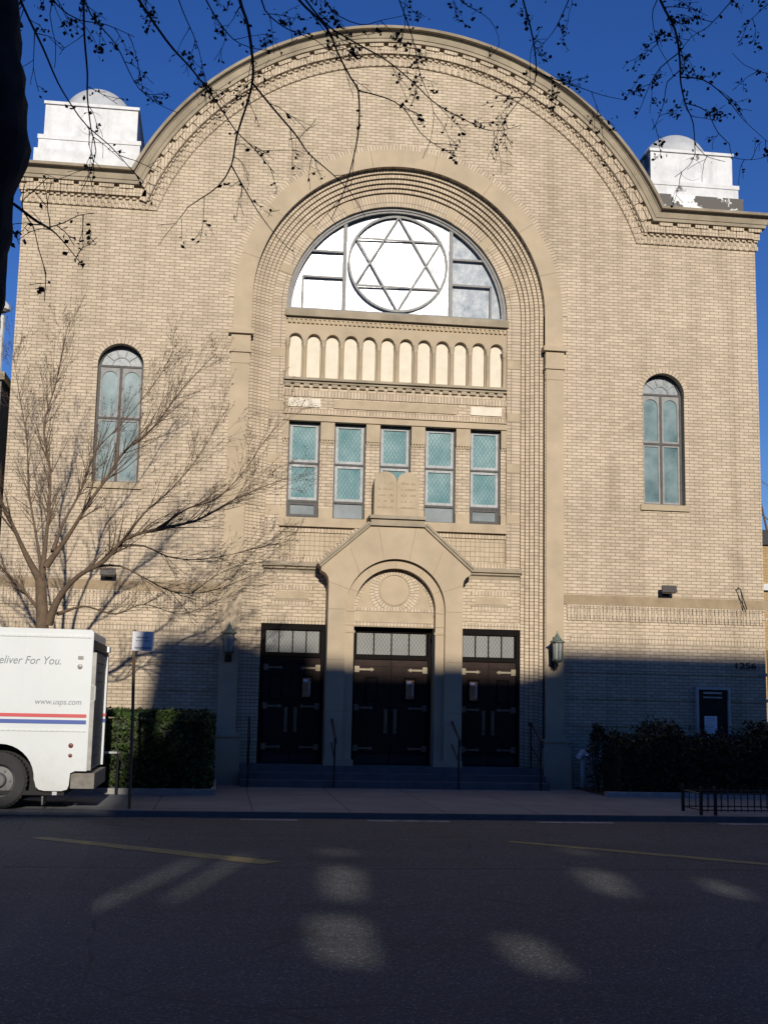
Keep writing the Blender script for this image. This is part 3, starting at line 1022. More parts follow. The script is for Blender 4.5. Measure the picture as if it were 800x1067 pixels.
# doors
def entrance(x0, x1, warm_reflection):
    y = .46
    f = MB()
    zt = 3.30 if abs((x0 + x1) / 2) > .5 else 3.28
    f.box(x0, x0 + .075, y - .05, y + .12, .40, zt); f.box(x1 - .075, x1, y - .05, y + .12, .40, zt)
    f.box(x0 + .075, x1 - .075, y - .045, y + .12, 3.17, zt)
    f.box(x0 + .075, x1 - .075, y - .04, y + .12, 2.60, 2.68)
    fr_ = f.build('door_frame', 'dark_frame', syn, bevel=.006)
    ix0, ix1 = x0 + .10, x1 - .10
    f = MB(); n = 4; w = (ix1 - ix0) / n
    for k in range(n):
        panel(f, ix0 + k * w + .012, ix0 + (k + 1) * w - .012, 2.70, 3.15, y + .01)
    f.build('transom_pane', 'transom_glass', fr_)
    f = MB(); f.box(x0 + .06, x1 - .06, y + .03, y + .08, 2.66, 3.19)
    for k in range(n + 1):
        xx = ix0 + k * w
        f.box(xx - .012, xx + .012, y - .02, y + .04, 2.68, 3.17)
    f.build('transom_bar', 'dark_frame', fr_)
    xm = (x0 + x1) / 2
    for s in (-1, 1):
        a_, c_ = (x0 + .078, xm - .004) if s < 0 else (xm + .004, x1 - .078)
        d = MB(); d.box(a_, c_, y, y + .05, .405, 2.595)
        # raised planks and rails
        d.box(a_ + .02, c_ - .02, y - .014, y - .001, 2.45, 2.585)
        k = 5
        for j in range(k):
            p0 = a_ + .02 + (c_ - a_ - .04) * j / k; p1 = a_ + .02 + (c_ - a_ - .04) * (j + 1) / k
            d.box(p0 + .003, p1 - .003, y - .010, y - .001, .66, 1.70)
        d.box(a_ + .02, c_ - .02, y - .012, y - .001, 2.24, 2.43)
        door = d.build('door', 'door_wood', syn)
        for z in (2.38, 1.58, .74):
            h = MB()
            hx = a_ if s < 0 else c_
            def bar(u0, u1, z0, z1, yy):
                a2, c2 = sorted((hx - s * u0, hx - s * u1)); h.box(a2, c2, yy, y - .012, z0, z1)
            bar(.0, .10, z - .06, z + .07, y - .03)
            bar(.10, .34, z - .02, z + .02, y - .026)
            bar(.34, .38, z - .035, z + .035, y - .026)
            bar(.38, .41, z - .015, z + .015, y - .024)
            h.build('strap_hinge', 'brass', door, bevel=.004)
        cxp = (a_ + c_) / 2 + s * .02
        f2 = MB()
        frame_rect(f2, cxp - .13, cxp + .13, 1.72, 2.22, .022, y - .022, y)
        f2.build('pane_frame', 'dark_frame', door)
        f2 = MB(); panel(f2, cxp - .11, cxp + .11, 1.74, 2.20, y - .013)
        f2.build('pane', 'door_pane', door)
        if warm_reflection and (s in warm_reflection):
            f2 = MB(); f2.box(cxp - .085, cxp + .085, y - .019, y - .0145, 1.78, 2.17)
            f2.build('painted_reflection', 'warm_reflection', door)  # thin sheet carrying the pane's warm reflection as colour
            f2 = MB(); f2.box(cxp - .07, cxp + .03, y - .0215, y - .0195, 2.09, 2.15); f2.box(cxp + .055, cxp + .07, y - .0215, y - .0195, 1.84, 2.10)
            f2.build('pale_reflection', 'paper', door)  # pale part of the same painted reflection
        f2 = MB()
        hx = xm + s * .10
        f2.box(hx - .035, hx + .035, y - .02, y - .0105, 1.05, 1.56)
        f2.tube([(hx, y - .02, 1.12), (hx, y - .07, 1.15), (hx, y - .07, 1.46), (hx, y - .02, 1.49)], .012, 8)
        f2.build('handle', 'brass', door)
        f2 = MB(); f2.box(a_ + .02, c_ - .02, y - .016, y - .001, .42, .60)
        f2.build('kick_plate', 'bronze', door)
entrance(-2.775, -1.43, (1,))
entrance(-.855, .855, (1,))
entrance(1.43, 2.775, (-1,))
b = MB(); b.box(-3.0, 3.0, .66, .74, 0, 3.4)
b.build('vestibule_wall', 'dark_frame', syn)

# steps
b = MB()
b.box(-3.12, 3.12, -.22, .66, -.1, .40)
b.box(-3.12, 3.12, -.54, -.222, -.1, .267)
b.box(-3.12, 3.12, -.86, -.542, -.1, .133)
b.build('steps', 'step', syn, bevel=.018)

# side windows
for s in (-1, 1):
    cx = s * SW_X
    y = .20
    b = MB()
    for (h0, h1, y0) in ((SW_H - .002, SW_H - .05, y - .02),):
        A = [(cx - h0, SW_B)] + arc(cx, SW_S, h0, PI, 0, 24) + [(cx + h0, SW_B)]
        B = [(cx - h1, SW_B)] + arc(cx, SW_S, h1, PI, 0, 24) + [(cx + h1, SW_B)]
        b.strip([(x, y0, z) for x, z in A], [(x, y0, z) for x, z in B], 0, .05)
        b.strip([(x, y0, z) for x, z in B], [(x, y + .06, z) for x, z in B], 0, .08)
    b.box(cx - SW_H + .05, cx + SW_H - .05, y - .018, y + .05, SW_B, SW_B + .05)
    for z in (8.62, 7.50):
        b.box(cx - SW_H + .05, cx + SW_H - .05, y - .022, y + .05, z - .022, z + .022)
    b.box(cx - .026, cx + .026, y - .018, y + .05, SW_B + .05, 8.598)
    w = b.build('arched_window', 'grey_frame', syn)
    b = MB()
    for h in (-1, 1):
        xa, xb = (cx - SW_H + .052, cx - .028) if h < 0 else (cx + .028, cx + SW_H - .052)
        frame_rect(b, xa, xb, SW_B + .052, 7.476, .04, y - .004, y + .03)
        # upper light with a round head
        xm, rw = (xa + xb) / 2, (xb - xa) / 2
        b.prism([(xa, 7.524), (xb, 7.524), (xb, 8.596), (xa, 8.596)], y - .004, y + .03, back=False,
                holes=[list(reversed([(xa + .04, 7.564), (xb - .04, 7.564)] + arc(xm, 8.56 - rw + .0, rw - .04, 0, PI, 12)))])
    b.build('sash', 'lead_cames', w)
    b = MB(); panel(b, cx - SW_H + .05, cx + SW_H - .05, SW_B + .03, 8.61, y + .02)
    b.build('pane', 'side_glass', w)
    b = MB()
    b.face([(x, y + .022, z) for x, z in arc(cx, SW_S + .02, SW_H - .045, 0, PI, 24)])
    b.build('fanlight', 'fan_glass', w)
    b = MB()
    for t in (PI / 5, 2 * PI / 5, 3 * PI / 5, 4 * PI / 5):
        slot(b, (cx + .19 * math.cos(t), SW_S + .04 + .19 * math.sin(t)), (cx + .42 * math.cos(t), SW_S + .04 + .42 * math.sin(t)), .008, y + .004, y + .02)
    A = arc(cx, SW_S + .04, .20, 0, PI, 14); B = arc(cx, SW_S + .04, .18, 0, PI, 14)
    b.strip([(x, y + .005, z) for x, z in A], [(x, y + .005, z) for x, z in B], 0, .02)
    b.build('fan_bar', 'lead_cames', w)
    b = MB(); b.box(cx - SW_H - .08, cx + SW_H + .08, -.05, .2, 5.97, SW_B - .002)
    b.build('sill', 'stone', w, bevel=.01)
    b = MB()
    A = arc(cx, SW_S, SW_H + .002, PI + .12, -.12, 26); B = arc(cx, SW_S, SW_H + .105, PI + .12, -.12, 26)
    b.strip([(x, -.012, z) for x, z in A], [(x, -.012, z) for x, z in B], .05, .153)
    b.strip([(x, .01, z) for x, z in A], [(x, -.012, z) for x, z in A], 0, .02)
    b.strip([(x, -.012, z) for x, z in B], [(x, .01, z) for x, z in B], 0, .02)
    b.build('header_course', 'soldier', w)

# corner turrets
for s, mt in ((-1, 'white_paint'), (1, 'white_peel')):
    if s < 0:
        x0, x1 = -7.97, -5.93
    else:
        x0, x1 = 6.05, 8.07
    cx, yc = (x0 + x1) / 2, 2.2
    b = MB()
    b.box(x0, x1, 1.0, 3.2, 14.02, 14.86)
    t = b.build('turret', mt, syn, bevel=.03)
    b = MB()
    A = arc(cx, 14.44, .30, 0, 2 * PI, 28); B = arc(cx, 14.44, .25, 0, 2 * PI, 28)
    b.strip([(x, .988, z) for x, z in A], [(x, .988, z) for x, z in B], 0, .05)
    b.strip([(x, 1.0, z) for x, z in A], [(x, .988, z) for x, z in A], 0, .05); b.strip([(x, .988, z) for x, z in B], [(x, 1.0, z) for x, z in B], 0, .05)
    b.build('roundel', mt, t)
    b = MB(); b.box(x0 - .03, x1 + .03, .96, 3.23, 14.80, 14.868)
    b.build('cap_moulding', mt, t, bevel=.015)
    b = MB()
    b.box(x0 - .11, x1 + .11, .86, 3.3, 13.92, 14.02)
    b.box(x0 - .09, x1 + .09, .88, 3.3, 13.66, 13.918)
    b.build('base', mt, t, bevel=.03)
    b = MB(); b.box(x0 - .16, x1 + .16, .78, 3.4, 12.5, 13.658)
    b.build('plinth', 'tar' if s > 0 else 'white_paint', t)
    b = MB()
    b.lathe([(.86, 0), (.86, .06)] + [(.84 * math.cos(k * PI / 20), .06 + .84 * math.sin(k * PI / 20)) for k in range(11)], (cx, yc, 14.86), 32)
    b.build('dome', 'dome', t, smooth=True)

# house number
text_mesh('house_number', '1256', .20, 'bronze', syn, (7.46, -.012, 2.57), width=.46, depth=.02)

# ------------------------------------------------------------------ fixtures on the building
def lantern(x, label):
    o = empty('wall_lantern', (x, -.05, 2.9), label, 'lantern', 'lanterns flanking the entrance')
    yc = -.34
    b = MB()
    n = 6
    for k in range(n):
        a = 2 * PI * k / n + PI / 6
        a2 = 2 * PI * (k + 1) / n + PI / 6
        b.tube([(x + .105 * math.cos(a), yc + .105 * math.sin(a), 2.66), (x + .125 * math.cos(a), yc + .125 * math.sin(a), 3.02)], .010, 5)
    b.lathe([(0, -.06), (.05, -.055), (.10, -.02), (.115, 0), (.115, .025)], (x, yc, 2.645), 6)
    b.lathe([(.165, 0), (.165, .018), (.11, .05), (.06, .11), (.022, .19), (.012, .235), (0, .25)], (x, yc, 3.015), 6)
    b.build('cage', 'verdigris', o)
    b = MB(); b.lathe([(.098, 0), (.116, .35)], (x, yc, 2.665), 6)
    b.build('glass', 'lamp_glass', o)
    b = MB()
    b.lathe([(.11, 0), (.11, .02)], (x, -.07, 2.80), 12, axis='y')
    b.tube([(x, -.06, 2.62), (x, -.18, 2.50), (x, -.31, 2.53), (x, yc, 2.60)], .018, 7)
    b.tube([(x, -.06, 2.92), (x, -.16, 2.72), (x, -.2, 2.56)], .012, 6)
    b.box(x - .07, x + .07, -.075, -.05, 2.45, 2.98)
    b.build('bracket', 'bronze', o)
lantern(-3.44, 'verdigris wall lantern in shade on the pilaster beside the left doorway')
lantern(3.41, 'verdigris wall lantern on the pilaster beside the right doorway, its top in sun')

def flood(x, z, label):
    o = empty('flood_light', (x, 0, z), label, 'floodlight', 'floodlights above the belt course')
    b = MB()
    b.hexa([(x - .16, -.30, z + .02), (x + .16, -.30, z + .02), (x + .13, -.14, z + .0), (x - .13, -.14, z + .0),
            (x - .16, -.26, z + .17), (x + .16, -.26, z + .17), (x + .13, -.12, z + .14), (x - .13, -.12, z + .14)])
    b.build('housing', 'bronze', o, bevel=.015)
    b = MB(); b.box(x - .05, x + .05, -.14, 0, z + .02, z + .10); b.box(x - .08, x + .08, -.03, 0, z - .04, z + .14)
    b.build('mount', 'bronze', o)
    b = MB(); b.face([(x - .14, -.28, z + .012), (x + .14, -.28, z + .012), (x + .12, -.15, z - .004), (x - .12, -.15, z - .004)])
    b.build('lens', 'lamp_glass', o)
flood(5.90, 4.14, 'dark flood light over the belt course right of the entrance')
flood(-5.93, 4.12, 'dark flood light on the wall behind the bare street tree')

b = MB()
b.tube([(7.54, -.02, 4.30), (7.50, -.12, 4.33), (7.54, -.16, 4.28), (7.62, -.14, 4.05), (7.70, -.10, 3.86)], .012, 6)
b.tube([(7.54, -.16, 4.28), (7.60, -.12, 4.0), (7.63, -.05, 3.84)], .009, 5)
o = b.build('wall_hook', 'iron', origin=(7.54, 0, 4.1)); tag(o, 'bent thin metal hook hanging over the belt course near the right corner', 'hook')

nb = empty('notice_board', (6.91, 0, 1.6), 'silver framed notice board with a white paper above the dark hedge', 'notice board')
b = MB(); frame_rect(b, 6.53, 7.29, .95, 2.16, .05, -.10, 0)
b.build('frame', 'silver', nb, bevel=.006)
b = MB(); b.box(6.58, 7.24, -.03, 0, 1.0, 2.11)
b.build('backboard', 'board', nb)
b = MB(); b.box(6.585, 7.235, -.05, -.032, 1.88, 2.10)
b.build('header', 'board', nb)
rn = random.Random(3)
b = MB()
for z, hh in ((2.02, .045), (1.93, .03)):
    x = 6.70
    while x < 7.10:
        w_ = rn.uniform(.02, .04); b.box(x, x + w_, -.053, -.0505, z, z + hh); x += w_ + .015
b.build('header_letters', 'letter_white', nb)
b = MB(); b.box(6.72, 7.0, -.036, -.0305, 1.05, 1.55)
b.build('paper', 'paper', nb)
b = MB()
for k in range(9):
    b.box(6.75, 6.75 + rn.uniform(.12, .22), -.0375, -.0365, 1.49 - k * .045, 1.50 - k * .045)
b.build('print_lines', 'ink', nb)

def handrail(x, label):
    o = empty('handrail', (x, -.7, 0), label, 'handrail', 'handrails on the entrance steps')
    b = MB()
    for y, z0, z1 in ((-.95, 0, .98), (-.12, .40, 1.30)):
        b.tube([(x, y, z0), (x, y, z1)], .019, 8)
    b.build('post', 'iron', o)
    b = MB()
    b.tube([(x, -1.12, .86), (x, -1.08, .97), (x, -.95, 1.0), (x, -.12, 1.33), (x, .02, 1.33), (x, .05, 1.28)], .023, 8)
    b.build('rail', 'iron', o)
    b = MB(); b.tube([(x, -.95, .55), (x, -.12, .86)], .013, 6)
    b.build('lower_rail', 'iron', o)
handrail(-2.97, 'black iron handrail at the left end of the entrance steps')
handrail(-1.28, 'black iron handrail between the left and middle doors')
handrail(1.22, 'black iron handrail between the middle and right doors')
handrail(2.90, 'black iron handrail at the right end of the entrance steps')

sp = empty('standpipe', (3.92, -.45, 0), 'small pale two-headed standpipe beside the right pilaster base', 'standpipe')
b = MB(); b.tube([(3.92, -.45, 0), (3.92, -.45, .62)], .05, 10); b.lathe([(.0, .16), (.07, .13), (.09, .06), (.09, 0), (.05, -.02)], (3.92, -.45, .66), 12)
b.build('pipe', 'silver', sp, smooth=True)
for s in (-1, 1):
    b = MB(); b.tube([(3.92 + s * .05, -.47, .70), (3.92 + s * .13, -.58, .68)], [.045, .055], 10)
    b.build('inlet', 'paper', sp)

# ------------------------------------------------------------------ foliage
def leaves_box(mb, x0, x1, y0, y1, z0, z1, n, size, rn, shell=.75, wob=.08):
    for _ in range(n):
        p = [rn.random(), rn.random(), rn.random()]
        if rn.random() < shell:
            ax = rn.choice((0, 1, 1, 2, 2)); p[ax] = (1 if ax == 2 else (0 if ax == 1 and rn.random() < .8 else rn.choice((0, 1)))) + rn.uniform(-.02, .02)
        x = x0 + (x1 - x0) * p[0]; y = y0 + (y1 - y0) * p[1]; z = z0 + (z1 - z0) * p[2]
        w = wob * (math.sin(x * 5.3 + z * 3.1) + math.sin(z * 7.7 + y * 4 + x * 2.1)) * .5
        y += w; z += wob * .5 * math.sin(x * 6.1 + y * 3)
        leaf(mb, (x, y, z), size * rn.uniform(.6, 1.3), rn)

def leaf(mb, p, s, rn, flat=.5):
    p = Vector(p)
    d = Vector((rn.gauss(0, 1), rn.gauss(0, 1), rn.gauss(0, 1))).normalized()
    e = d.cross(Vector((rn.gauss(0, 1), rn.gauss(0, 1), rn.gauss(0, 1)))).normalized()
    mb.face([p - d * s, p + e * s * flat - d * s * .1, p + d * s, p - e * s * flat - d * s * .1])

rn = random.Random(21)
b = MB()
hx0, hx1, hy0, hy1, hz = -7.6, -3.72, -2.9, -.8, 1.40
leaves_box(b, hx0, hx1, hy0, hy1, .06, hz, 15000, .050, rn)
for k in range(26):          # stray shoots
    x = rn.uniform(hx0, hx1)
    for j in range(6):
        leaf(b, (x + rn.uniform(-.05, .05), hy0 + rn.uniform(0, .8), hz + j * .02), .04, rn)
hd = b.build('hedge', 'hedge_leaf')
tag(hd, 'clipped square green hedge behind the van and sign pole, one end in sun', 'hedge')
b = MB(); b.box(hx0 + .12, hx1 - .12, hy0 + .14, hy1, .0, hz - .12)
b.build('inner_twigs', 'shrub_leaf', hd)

b = MB()
rn = random.Random(8)
def hh(x):
    return 1.12 + .13 * math.sin(x * 2.7) + .10 * math.sin(x * 6.1 + 1) + .05 * math.sin(x * 13)
X0, X1 = 4.15, 11.0
for _ in range(16000):
    x = rn.uniform(X0, X1); zt = hh(x)
    if rn.random() < .75:
        if rn.random() < .55: y, z = -2.0 + rn.gauss(0, .06), rn.uniform(.05, zt)
        else: y, z = rn.uniform(-2.0, -.7), zt + rn.gauss(0, .06)
    else:
        y, z = rn.uniform(-2, -.7), rn.uniform(.1, zt)
    leaf(b, (x, y, z), rn.uniform(.03, .06), rn)
for k in range(70):
    x = rn.uniform(X0, X1); y = rn.uniform(-1.9, -.9); z = hh(x); h2 = rn.uniform(.08, .30)
    for j in range(9):
        leaf(b, (x + rn.gauss(0, .03), y + rn.gauss(0, .03), z + h2 * j / 9), rn.uniform(.025, .045), rn)
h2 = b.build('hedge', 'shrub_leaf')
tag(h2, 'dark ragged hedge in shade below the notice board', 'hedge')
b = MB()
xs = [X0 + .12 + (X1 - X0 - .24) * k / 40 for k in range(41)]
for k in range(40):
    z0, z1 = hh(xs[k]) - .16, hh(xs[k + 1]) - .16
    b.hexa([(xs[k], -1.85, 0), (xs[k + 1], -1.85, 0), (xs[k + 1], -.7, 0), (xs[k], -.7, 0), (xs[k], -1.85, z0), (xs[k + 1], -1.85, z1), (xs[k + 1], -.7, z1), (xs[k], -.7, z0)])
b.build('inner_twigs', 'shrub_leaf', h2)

def shrub(x, y, h, r, n, label):
    b = MB(); rn = random.Random(int(x * 100))
    for _ in range(n):
        a = rn.uniform(0, 2 * PI); t = rn.random() ** .6
        rr = r * (0.35 + .65 * math.sin(PI * min(1, t * .9 + .1))) * rn.random() ** .5
        leaf(b, (x + rr * math.cos(a), y + rr * math.sin(a), h * t + rn.gauss(0, .03)), rn.uniform(.03, .05), rn)
    o = b.build('shrub', 'shrub_leaf', origin=(x, y, 0))
    tag(o, label, 'shrub')
    b = MB()
    for k in range(5):
        a = k * 1.3
        b.tube([(x, y, 0), (x + r * .4 * math.cos(a), y + r * .4 * math.sin(a), h * .5), (x + r * .5 * math.cos(a), y + r * .5 * math.sin(a), h * .85)], [.015, .01, .004], 5)
    b.build('stem', 'bark_dark', o)
shrub(3.98, -1.3, 1.32, .26, 700, 'small loose dark shrub at the left end of the ragged hedge')

b = MB(); b.box(-9.0, -3.66, -3.05, -.02, -.1, .03)
structure(b.build('garden_bed', 'soil'))
b = MB(); b.box(3.85, 12, -2.3, -.02, -.1, .03)
structure(b.build('garden_bed', 'soil'))
b = MB(); b.box(-9.0, -3.58, -3.2, -3.052, -.1, .10); b.box(-3.66, -3.58, -3.05, -.25, -.1, .10)
o = b.build('bed_edging', 'concrete_edge', bevel=.012); tag(o, 'low pale concrete edging along the clipped hedge bed', 'edging')
b = MB(); b.box(3.80, 12, -2.45, -2.302, -.1, .09)
o = b.build('bed_edging', 'concrete_edge', bevel=.012); tag(o, 'low concrete edging in front of the ragged dark hedge', 'edging')

# pipe railing by the clipped hedge
pr = empty('pipe_railing', (-5.8, -3.35, 0), 'low grey pipe railing in front of the clipped hedge', 'railing')
b = MB(); b.tube([(-8.5, -3.35, .72), (-5.28, -3.35, .72)], .022, 8); b.build('rail', 'silver', pr)
for x in (-8.4, -6.9, -5.30):
    b = MB(); b.tube([(x, -3.35, 0), (x, -3.35, .74)], .025, 8); b.build('post', 'iron', pr)

# low iron tree guard at the right kerb
tg = empty('tree_guard', (4.5, -6.2, 0), 'low black iron fence round a tree pit at the right kerb', 'fence')
y0, y1 = -6.30, -5.5
b = MB()
for y in (y0, y1):
    for z in (.08, .34):
        b.tube([(4.16, y, z), (6.08, y, z)], .011, 6)
for z in (.08, .34):
    b.tube([(4.16, y0, z), (4.16, y1, z)], .011, 6); b.tube([(6.08, y0, z), (6.08, y1, z)], .011, 6)
b.build('rail', 'iron', tg)
for (x, y) in ((4.16, y0), (6.08, y0), (4.16, y1), (6.08, y1), (4.40, y0)):
    b = MB(); b.box(x - .022, x + .022, y - .022, y + .022, 0, .40); b.lathe([(.0, .06), (.028, .03), (.0, 0)], (x, y, .40), 8)
    b.build('post', 'iron', tg)
for k in range(16):
    x = 4.27 + k * .113
    for y in (y0, y1):
        b = MB(); b.tube([(x, y, .05), (x, y, .37), (x, y, .42)], [.008, .008, .001], 5)
        b.build('picket', 'iron', tg)

# ------------------------------------------------------------------ sign pole
sg = empty('sign_pole', (-4.90, -6.15, 0), 'thin brown sign pole with a small white sign beside the van', 'sign pole')
b = MB(); b.tube([(-4.87, -6.15, -.05), (-4.89, -6.15, 1.4), (-4.93, -6.15, 2.72)], .025, 8); b.build('pole', 'pole_brown', sg)
b = MB()
n = 8
A = []; B = []
for k in range(n + 1):
    x = -4.95 + .33 * k / n; y = -6.19 + .03 * math.sin(PI * k / n)
    A.append((x, y, 2.40)); B.append((x, y, 2.70))
b.strip(A, B, 0, .3); b.strip([(x, y + .004, z) for x, y, z in A], [(x, y + .004, z) for x, y, z in B], 0, .3)
b.build('sign_plate', 'sign_white', sg)
b = MB()
for z, x0, x1, h in ((2.60, .06, .24, .018), (2.55, .05, .27, .012), (2.435, .04, .29, .022)):
    b.strip([(-4.95 + x0 + (x1 - x0) * k / 6, -6.192 + .03 * math.sin(PI * (x0 + (x1 - x0) * k / 6) / .33), z) for k in range(7)],
            [(-4.95 + x0 + (x1 - x0) * k / 6, -6.192 + .03 * math.sin(PI * (x0 + (x1 - x0) * k / 6) / .33), z + h) for k in range(7)], 0, .02)
b.build('sign_lines', 'ink', sg)

# ------------------------------------------------------------------ delivery van
van = empty('delivery_van', (-8.0, -7.9, ROAD_Z), 'white step van with red and blue stripes parked at the kerb', 'van')
VY0, VY1, VX1, VX0 = -8.85, -7.10, -5.27, -9.6
WXc, WR, WZ = -6.40, .37, .55
body = [(VX0, .43), (WXc - .47, .43), (WXc - .47, WZ)] + arc(WXc, WZ + .02, .46, PI, 0, 18) + [(WXc + .47, .55), (WXc + .49, .48), (WXc + .53, .445), (WXc + .60, .43), (-5.58, .43), (-5.51, .45), (-5.49, .50), (-5.48, .66), (-5.42, .69), (VX1, .69), (VX1, 2.52), (VX1 - .03, 2.55), (VX0, 2.57)]
b = MB(); b.prism(body, VY0, VY1)
vb = b.build('body', 'van_white', van, bevel=.012)
b = MB()   # roof edge, rivet strip, panel seams
b.box(VX0, VX1 - .01, VY0 - .012, VY0 - .001, 2.44, 2.47); b.box(VX0, VX1 - .02, VY0 - .010, VY0 - .001, 1.20, 1.22)
b.box(VX1 - .035, VX1 - .005, VY0 - .008, VY0 - .001, .72, 2.44)
b.build('trim_strip', 'van_white', vb)
b = MB(); b.prism([(VX0 - .0, .42), (VX0, 2.50), (VX0 - .35, 2.42), (VX0 - .75, 1.55), (VX0 - 1.75, 1.25), (VX0 - 1.85, .45)], VY0 + .05, VY1 - .05)
b.build('cab', 'van_white', van, bevel=.05)
b = MB(); b.face([(VX0 - .40, VY0 + .046, 2.30), (VX0 - .05, VY0 + .046, 2.30), (VX0 - .05, VY0 + .046, 1.50), (VX0 - .72, VY0 + .046, 1.50)])
b.build('cab_window', 'door_pane', van)
for z0, z1, mt in ((1.385, 1.43, 'van_red'), (1.30, 1.352, 'van_blue')):
    b = MB(); b.box(VX0, VX1 - .04, VY0 - .006, VY0 - .001, z0, z1)
    b.build('stripe', mt, vb)
text_mesh('slogan', 'We Deliver For You.', .15, 'ink', van, (-6.81, VY0 - .003, 2.08), width=1.13, shear=.25)
text_mesh('web_address', 'www.usps.com', .105, 'ink', van, (-5.985, VY0 - .003, 1.555), width=.60, shear=.2)
for z, r in ((1.02, .032), (.89, .026)):
    b = MB(); b.lathe([(0, -.02), (r * .7, -.018), (r, -.006), (r, 0)], (-5.49, VY0 - .001, z), 14, axis='y')
    b.build('marker_light', 'tail_red', van)
b = MB(); b.box(-5.46, -5.39, VY0 - .02, VY0 - .001, 2.16, 2.20); b.lathe([(0, -.03), (.03, -.025), (.035, 0)], (-5.43, VY0 - .001, 2.06), 10, axis='y')
b.build('latch', 'van_grey', van)
b = MB()
b.tube([(VX1 + .002, VY0 + .03, 1.82), (VX1 + .05, VY0 + .03, 1.80), (VX1 + .05, VY0 + .03, 1.62), (VX1 + .002, VY0 + .03, 1.60)], .012, 6)
b.build('grab_handle', 'silver', van)
# rear end
b = MB(); b.box(VX1 + .001, VX1 + .02, VY0 + .12, VY1 - .12, .72, 2.25)
k = 12
for j in range(k):
    z = .75 + j * .125
    b.box(VX1 + .02, VX1 + .032, VY0 + .13, VY1 - .13, z, z + .105)
b.build('roller_door', 'van_grey', van)
b = MB(); b.box(VX1 + .001, VX1 + .06, VY1 - .13, VY1, .70, 2.275)
rp = b.build('rear_post', 'van_white', van, bevel=.01)
for z0, z1, mt in ((1.385, 1.43, 'van_red'), (1.30, 1.352, 'van_blue')):
    b = MB(); b.box(VX1 + .002, VX1 + .064, VY1 - .134, VY1 + .003, z0, z1); b.build('stripe', mt, rp)
b = MB(); b.hexa([(VX1 + .001, VY0 + .05, 2.30), (VX1 + .045, VY0 + .25, 2.28), (VX1 + .05, VY1, 2.28), (VX1 + .001, VY1, 2.28), (VX1 + .001, VY0 + .05, 2.42), (VX1 + .02, VY0 + .25, 2.41), (VX1 + .03, VY1, 2.40), (VX1 + .001, VY1, 2.42)])
b.build('rear_canopy', 'underbody', van)
b = MB(); b.box(VX1 + .052, VX1 + .085, VY1 - .30, VY1 - .04, 2.31, 2.39); b.build('rear_lamp', 'paper', van)
b = MB(); b.box(VX1 + .001, VX1 + .05, VY0 + .02, VY0 + .12, .70, 2.25); b.build('rear_hinge_post', 'van_grey', van)
b = MB(); b.box(VX1 - .205, VX1 + .10, VY0 + .06, VY1 - .06, .46, .66)
b.build('step_bumper', 'bumper', van, bevel=.02)
b = MB(); b.box(VX0, VX1 - .3, VY0 + .30, VY1 - .30, .36, .70); b.box(WXc - .55, WXc + .55, VY0 + .26, VY1 - .26, .36, 1.05)
b.box(-9.4, -5.55, VY0 + .06, VY0 + .08, .37, .425)
b.tube([(WXc - .02, VY0 + .2, WZ), (WXc - .02, VY1 - .2, WZ)], .06, 8)
b.build('underbody', 'underbody', van)
for (x, y, s) in ((WXc, VY0 + .14, -1), (WXc, VY1 - .14, 1), (-9.9, VY0 + .16, -1), (-9.9, VY1 - .16, 1)):
    b = MB()
    b.lathe([(.215, -.10), (.335, -.11), (.365, -.085), (.37, -.04), (.37, .04), (.365, .085), (.335, .11), (.215, .10)], (x, y, WZ), 32, axis='y')
    for k in range(40):
        a = 2 * PI * k / 40
        b.box(x + .362 * math.cos(a) - .012, x + .362 * math.cos(a) + .012, y - .085, y + .085, WZ + .362 * math.sin(a) - .008, WZ + .362 * math.sin(a) + .008)
    wh = b.build('wheel', 'rubber', van)
    b = MB(); yo = y + s * .06
    b.lathe([(.22, s * .02), (.20, 0), (.18, -s * .04), (.10, -s * .03), (.085, s * .02), (.07, s * .03), (0, s * .03)], (x, yo, WZ), 24, axis='y')
    for k in range(6):
        a = 2 * PI * k / 6
        b.lathe([(.016, 0), (.016, s * .02), (0, s * .02)], (x + .14 * math.cos(a), yo - s * .03, WZ + .14 * math.sin(a)), 6, axis='y')
    b.build('rim', 'rim', wh, smooth=False)
b = MB(); b.box(-5.84, -5.82, VY0 + .10, VY0 + .36, .24, .44); b.build('mud_flap', 'bumper', van)
b = MB(); b.box(-5.70, -5.64, VY0 + .03, VY0 + .055, .375, .425); b.build('hanger_bracket', 'silver', van)
b = MB()     # rivet rows and body seams
for k in range(60):
    x = VX1 - .06 - k * .07
    for z in (2.455, 1.21):
        b.box(x, x + .010, VY0 - .0145, VY0 - .0125, z - .005, z + .005)
for x in (-6.55, -7.75, -8.9):
    b.box(x, x + .006, VY0 - .0035, VY0 - .001, .75, 1.19)
    b.box(x, x + .006, VY0 - .0035, VY0 - .001, 1.44, 2.43)
b.build('rivets', 'van_seam', vb)
# the van stands back on the pavement; bring it to full size and onto the ground
VK = 1.131
van.scale = (VK, VK, VK)
van.location = (-8.584, -5.53, -.26 * VK)

# ------------------------------------------------------------------ trees
def interp(pts, step):
    pts = [Vector(p) for p in pts]
    out = []
    n = len(pts)
    for i in range(n - 1):
        p0, p1, p2, p3 = pts[max(i - 1, 0)], pts[i], pts[i + 1], pts[min(i + 2, n - 1)]
        k = max(1, int((p2 - p1).length / step))
        for j in range(k):
            t = j / k
            out.append(.5 * ((2 * p1) + (p2 - p0) * t + (2 * p0 - 5 * p1 + 4 * p2 - p3) * t * t + (3 * p1 - p0 - 3 * p2 + p3) * t ** 3))
    out.append(pts[-1])
    return out

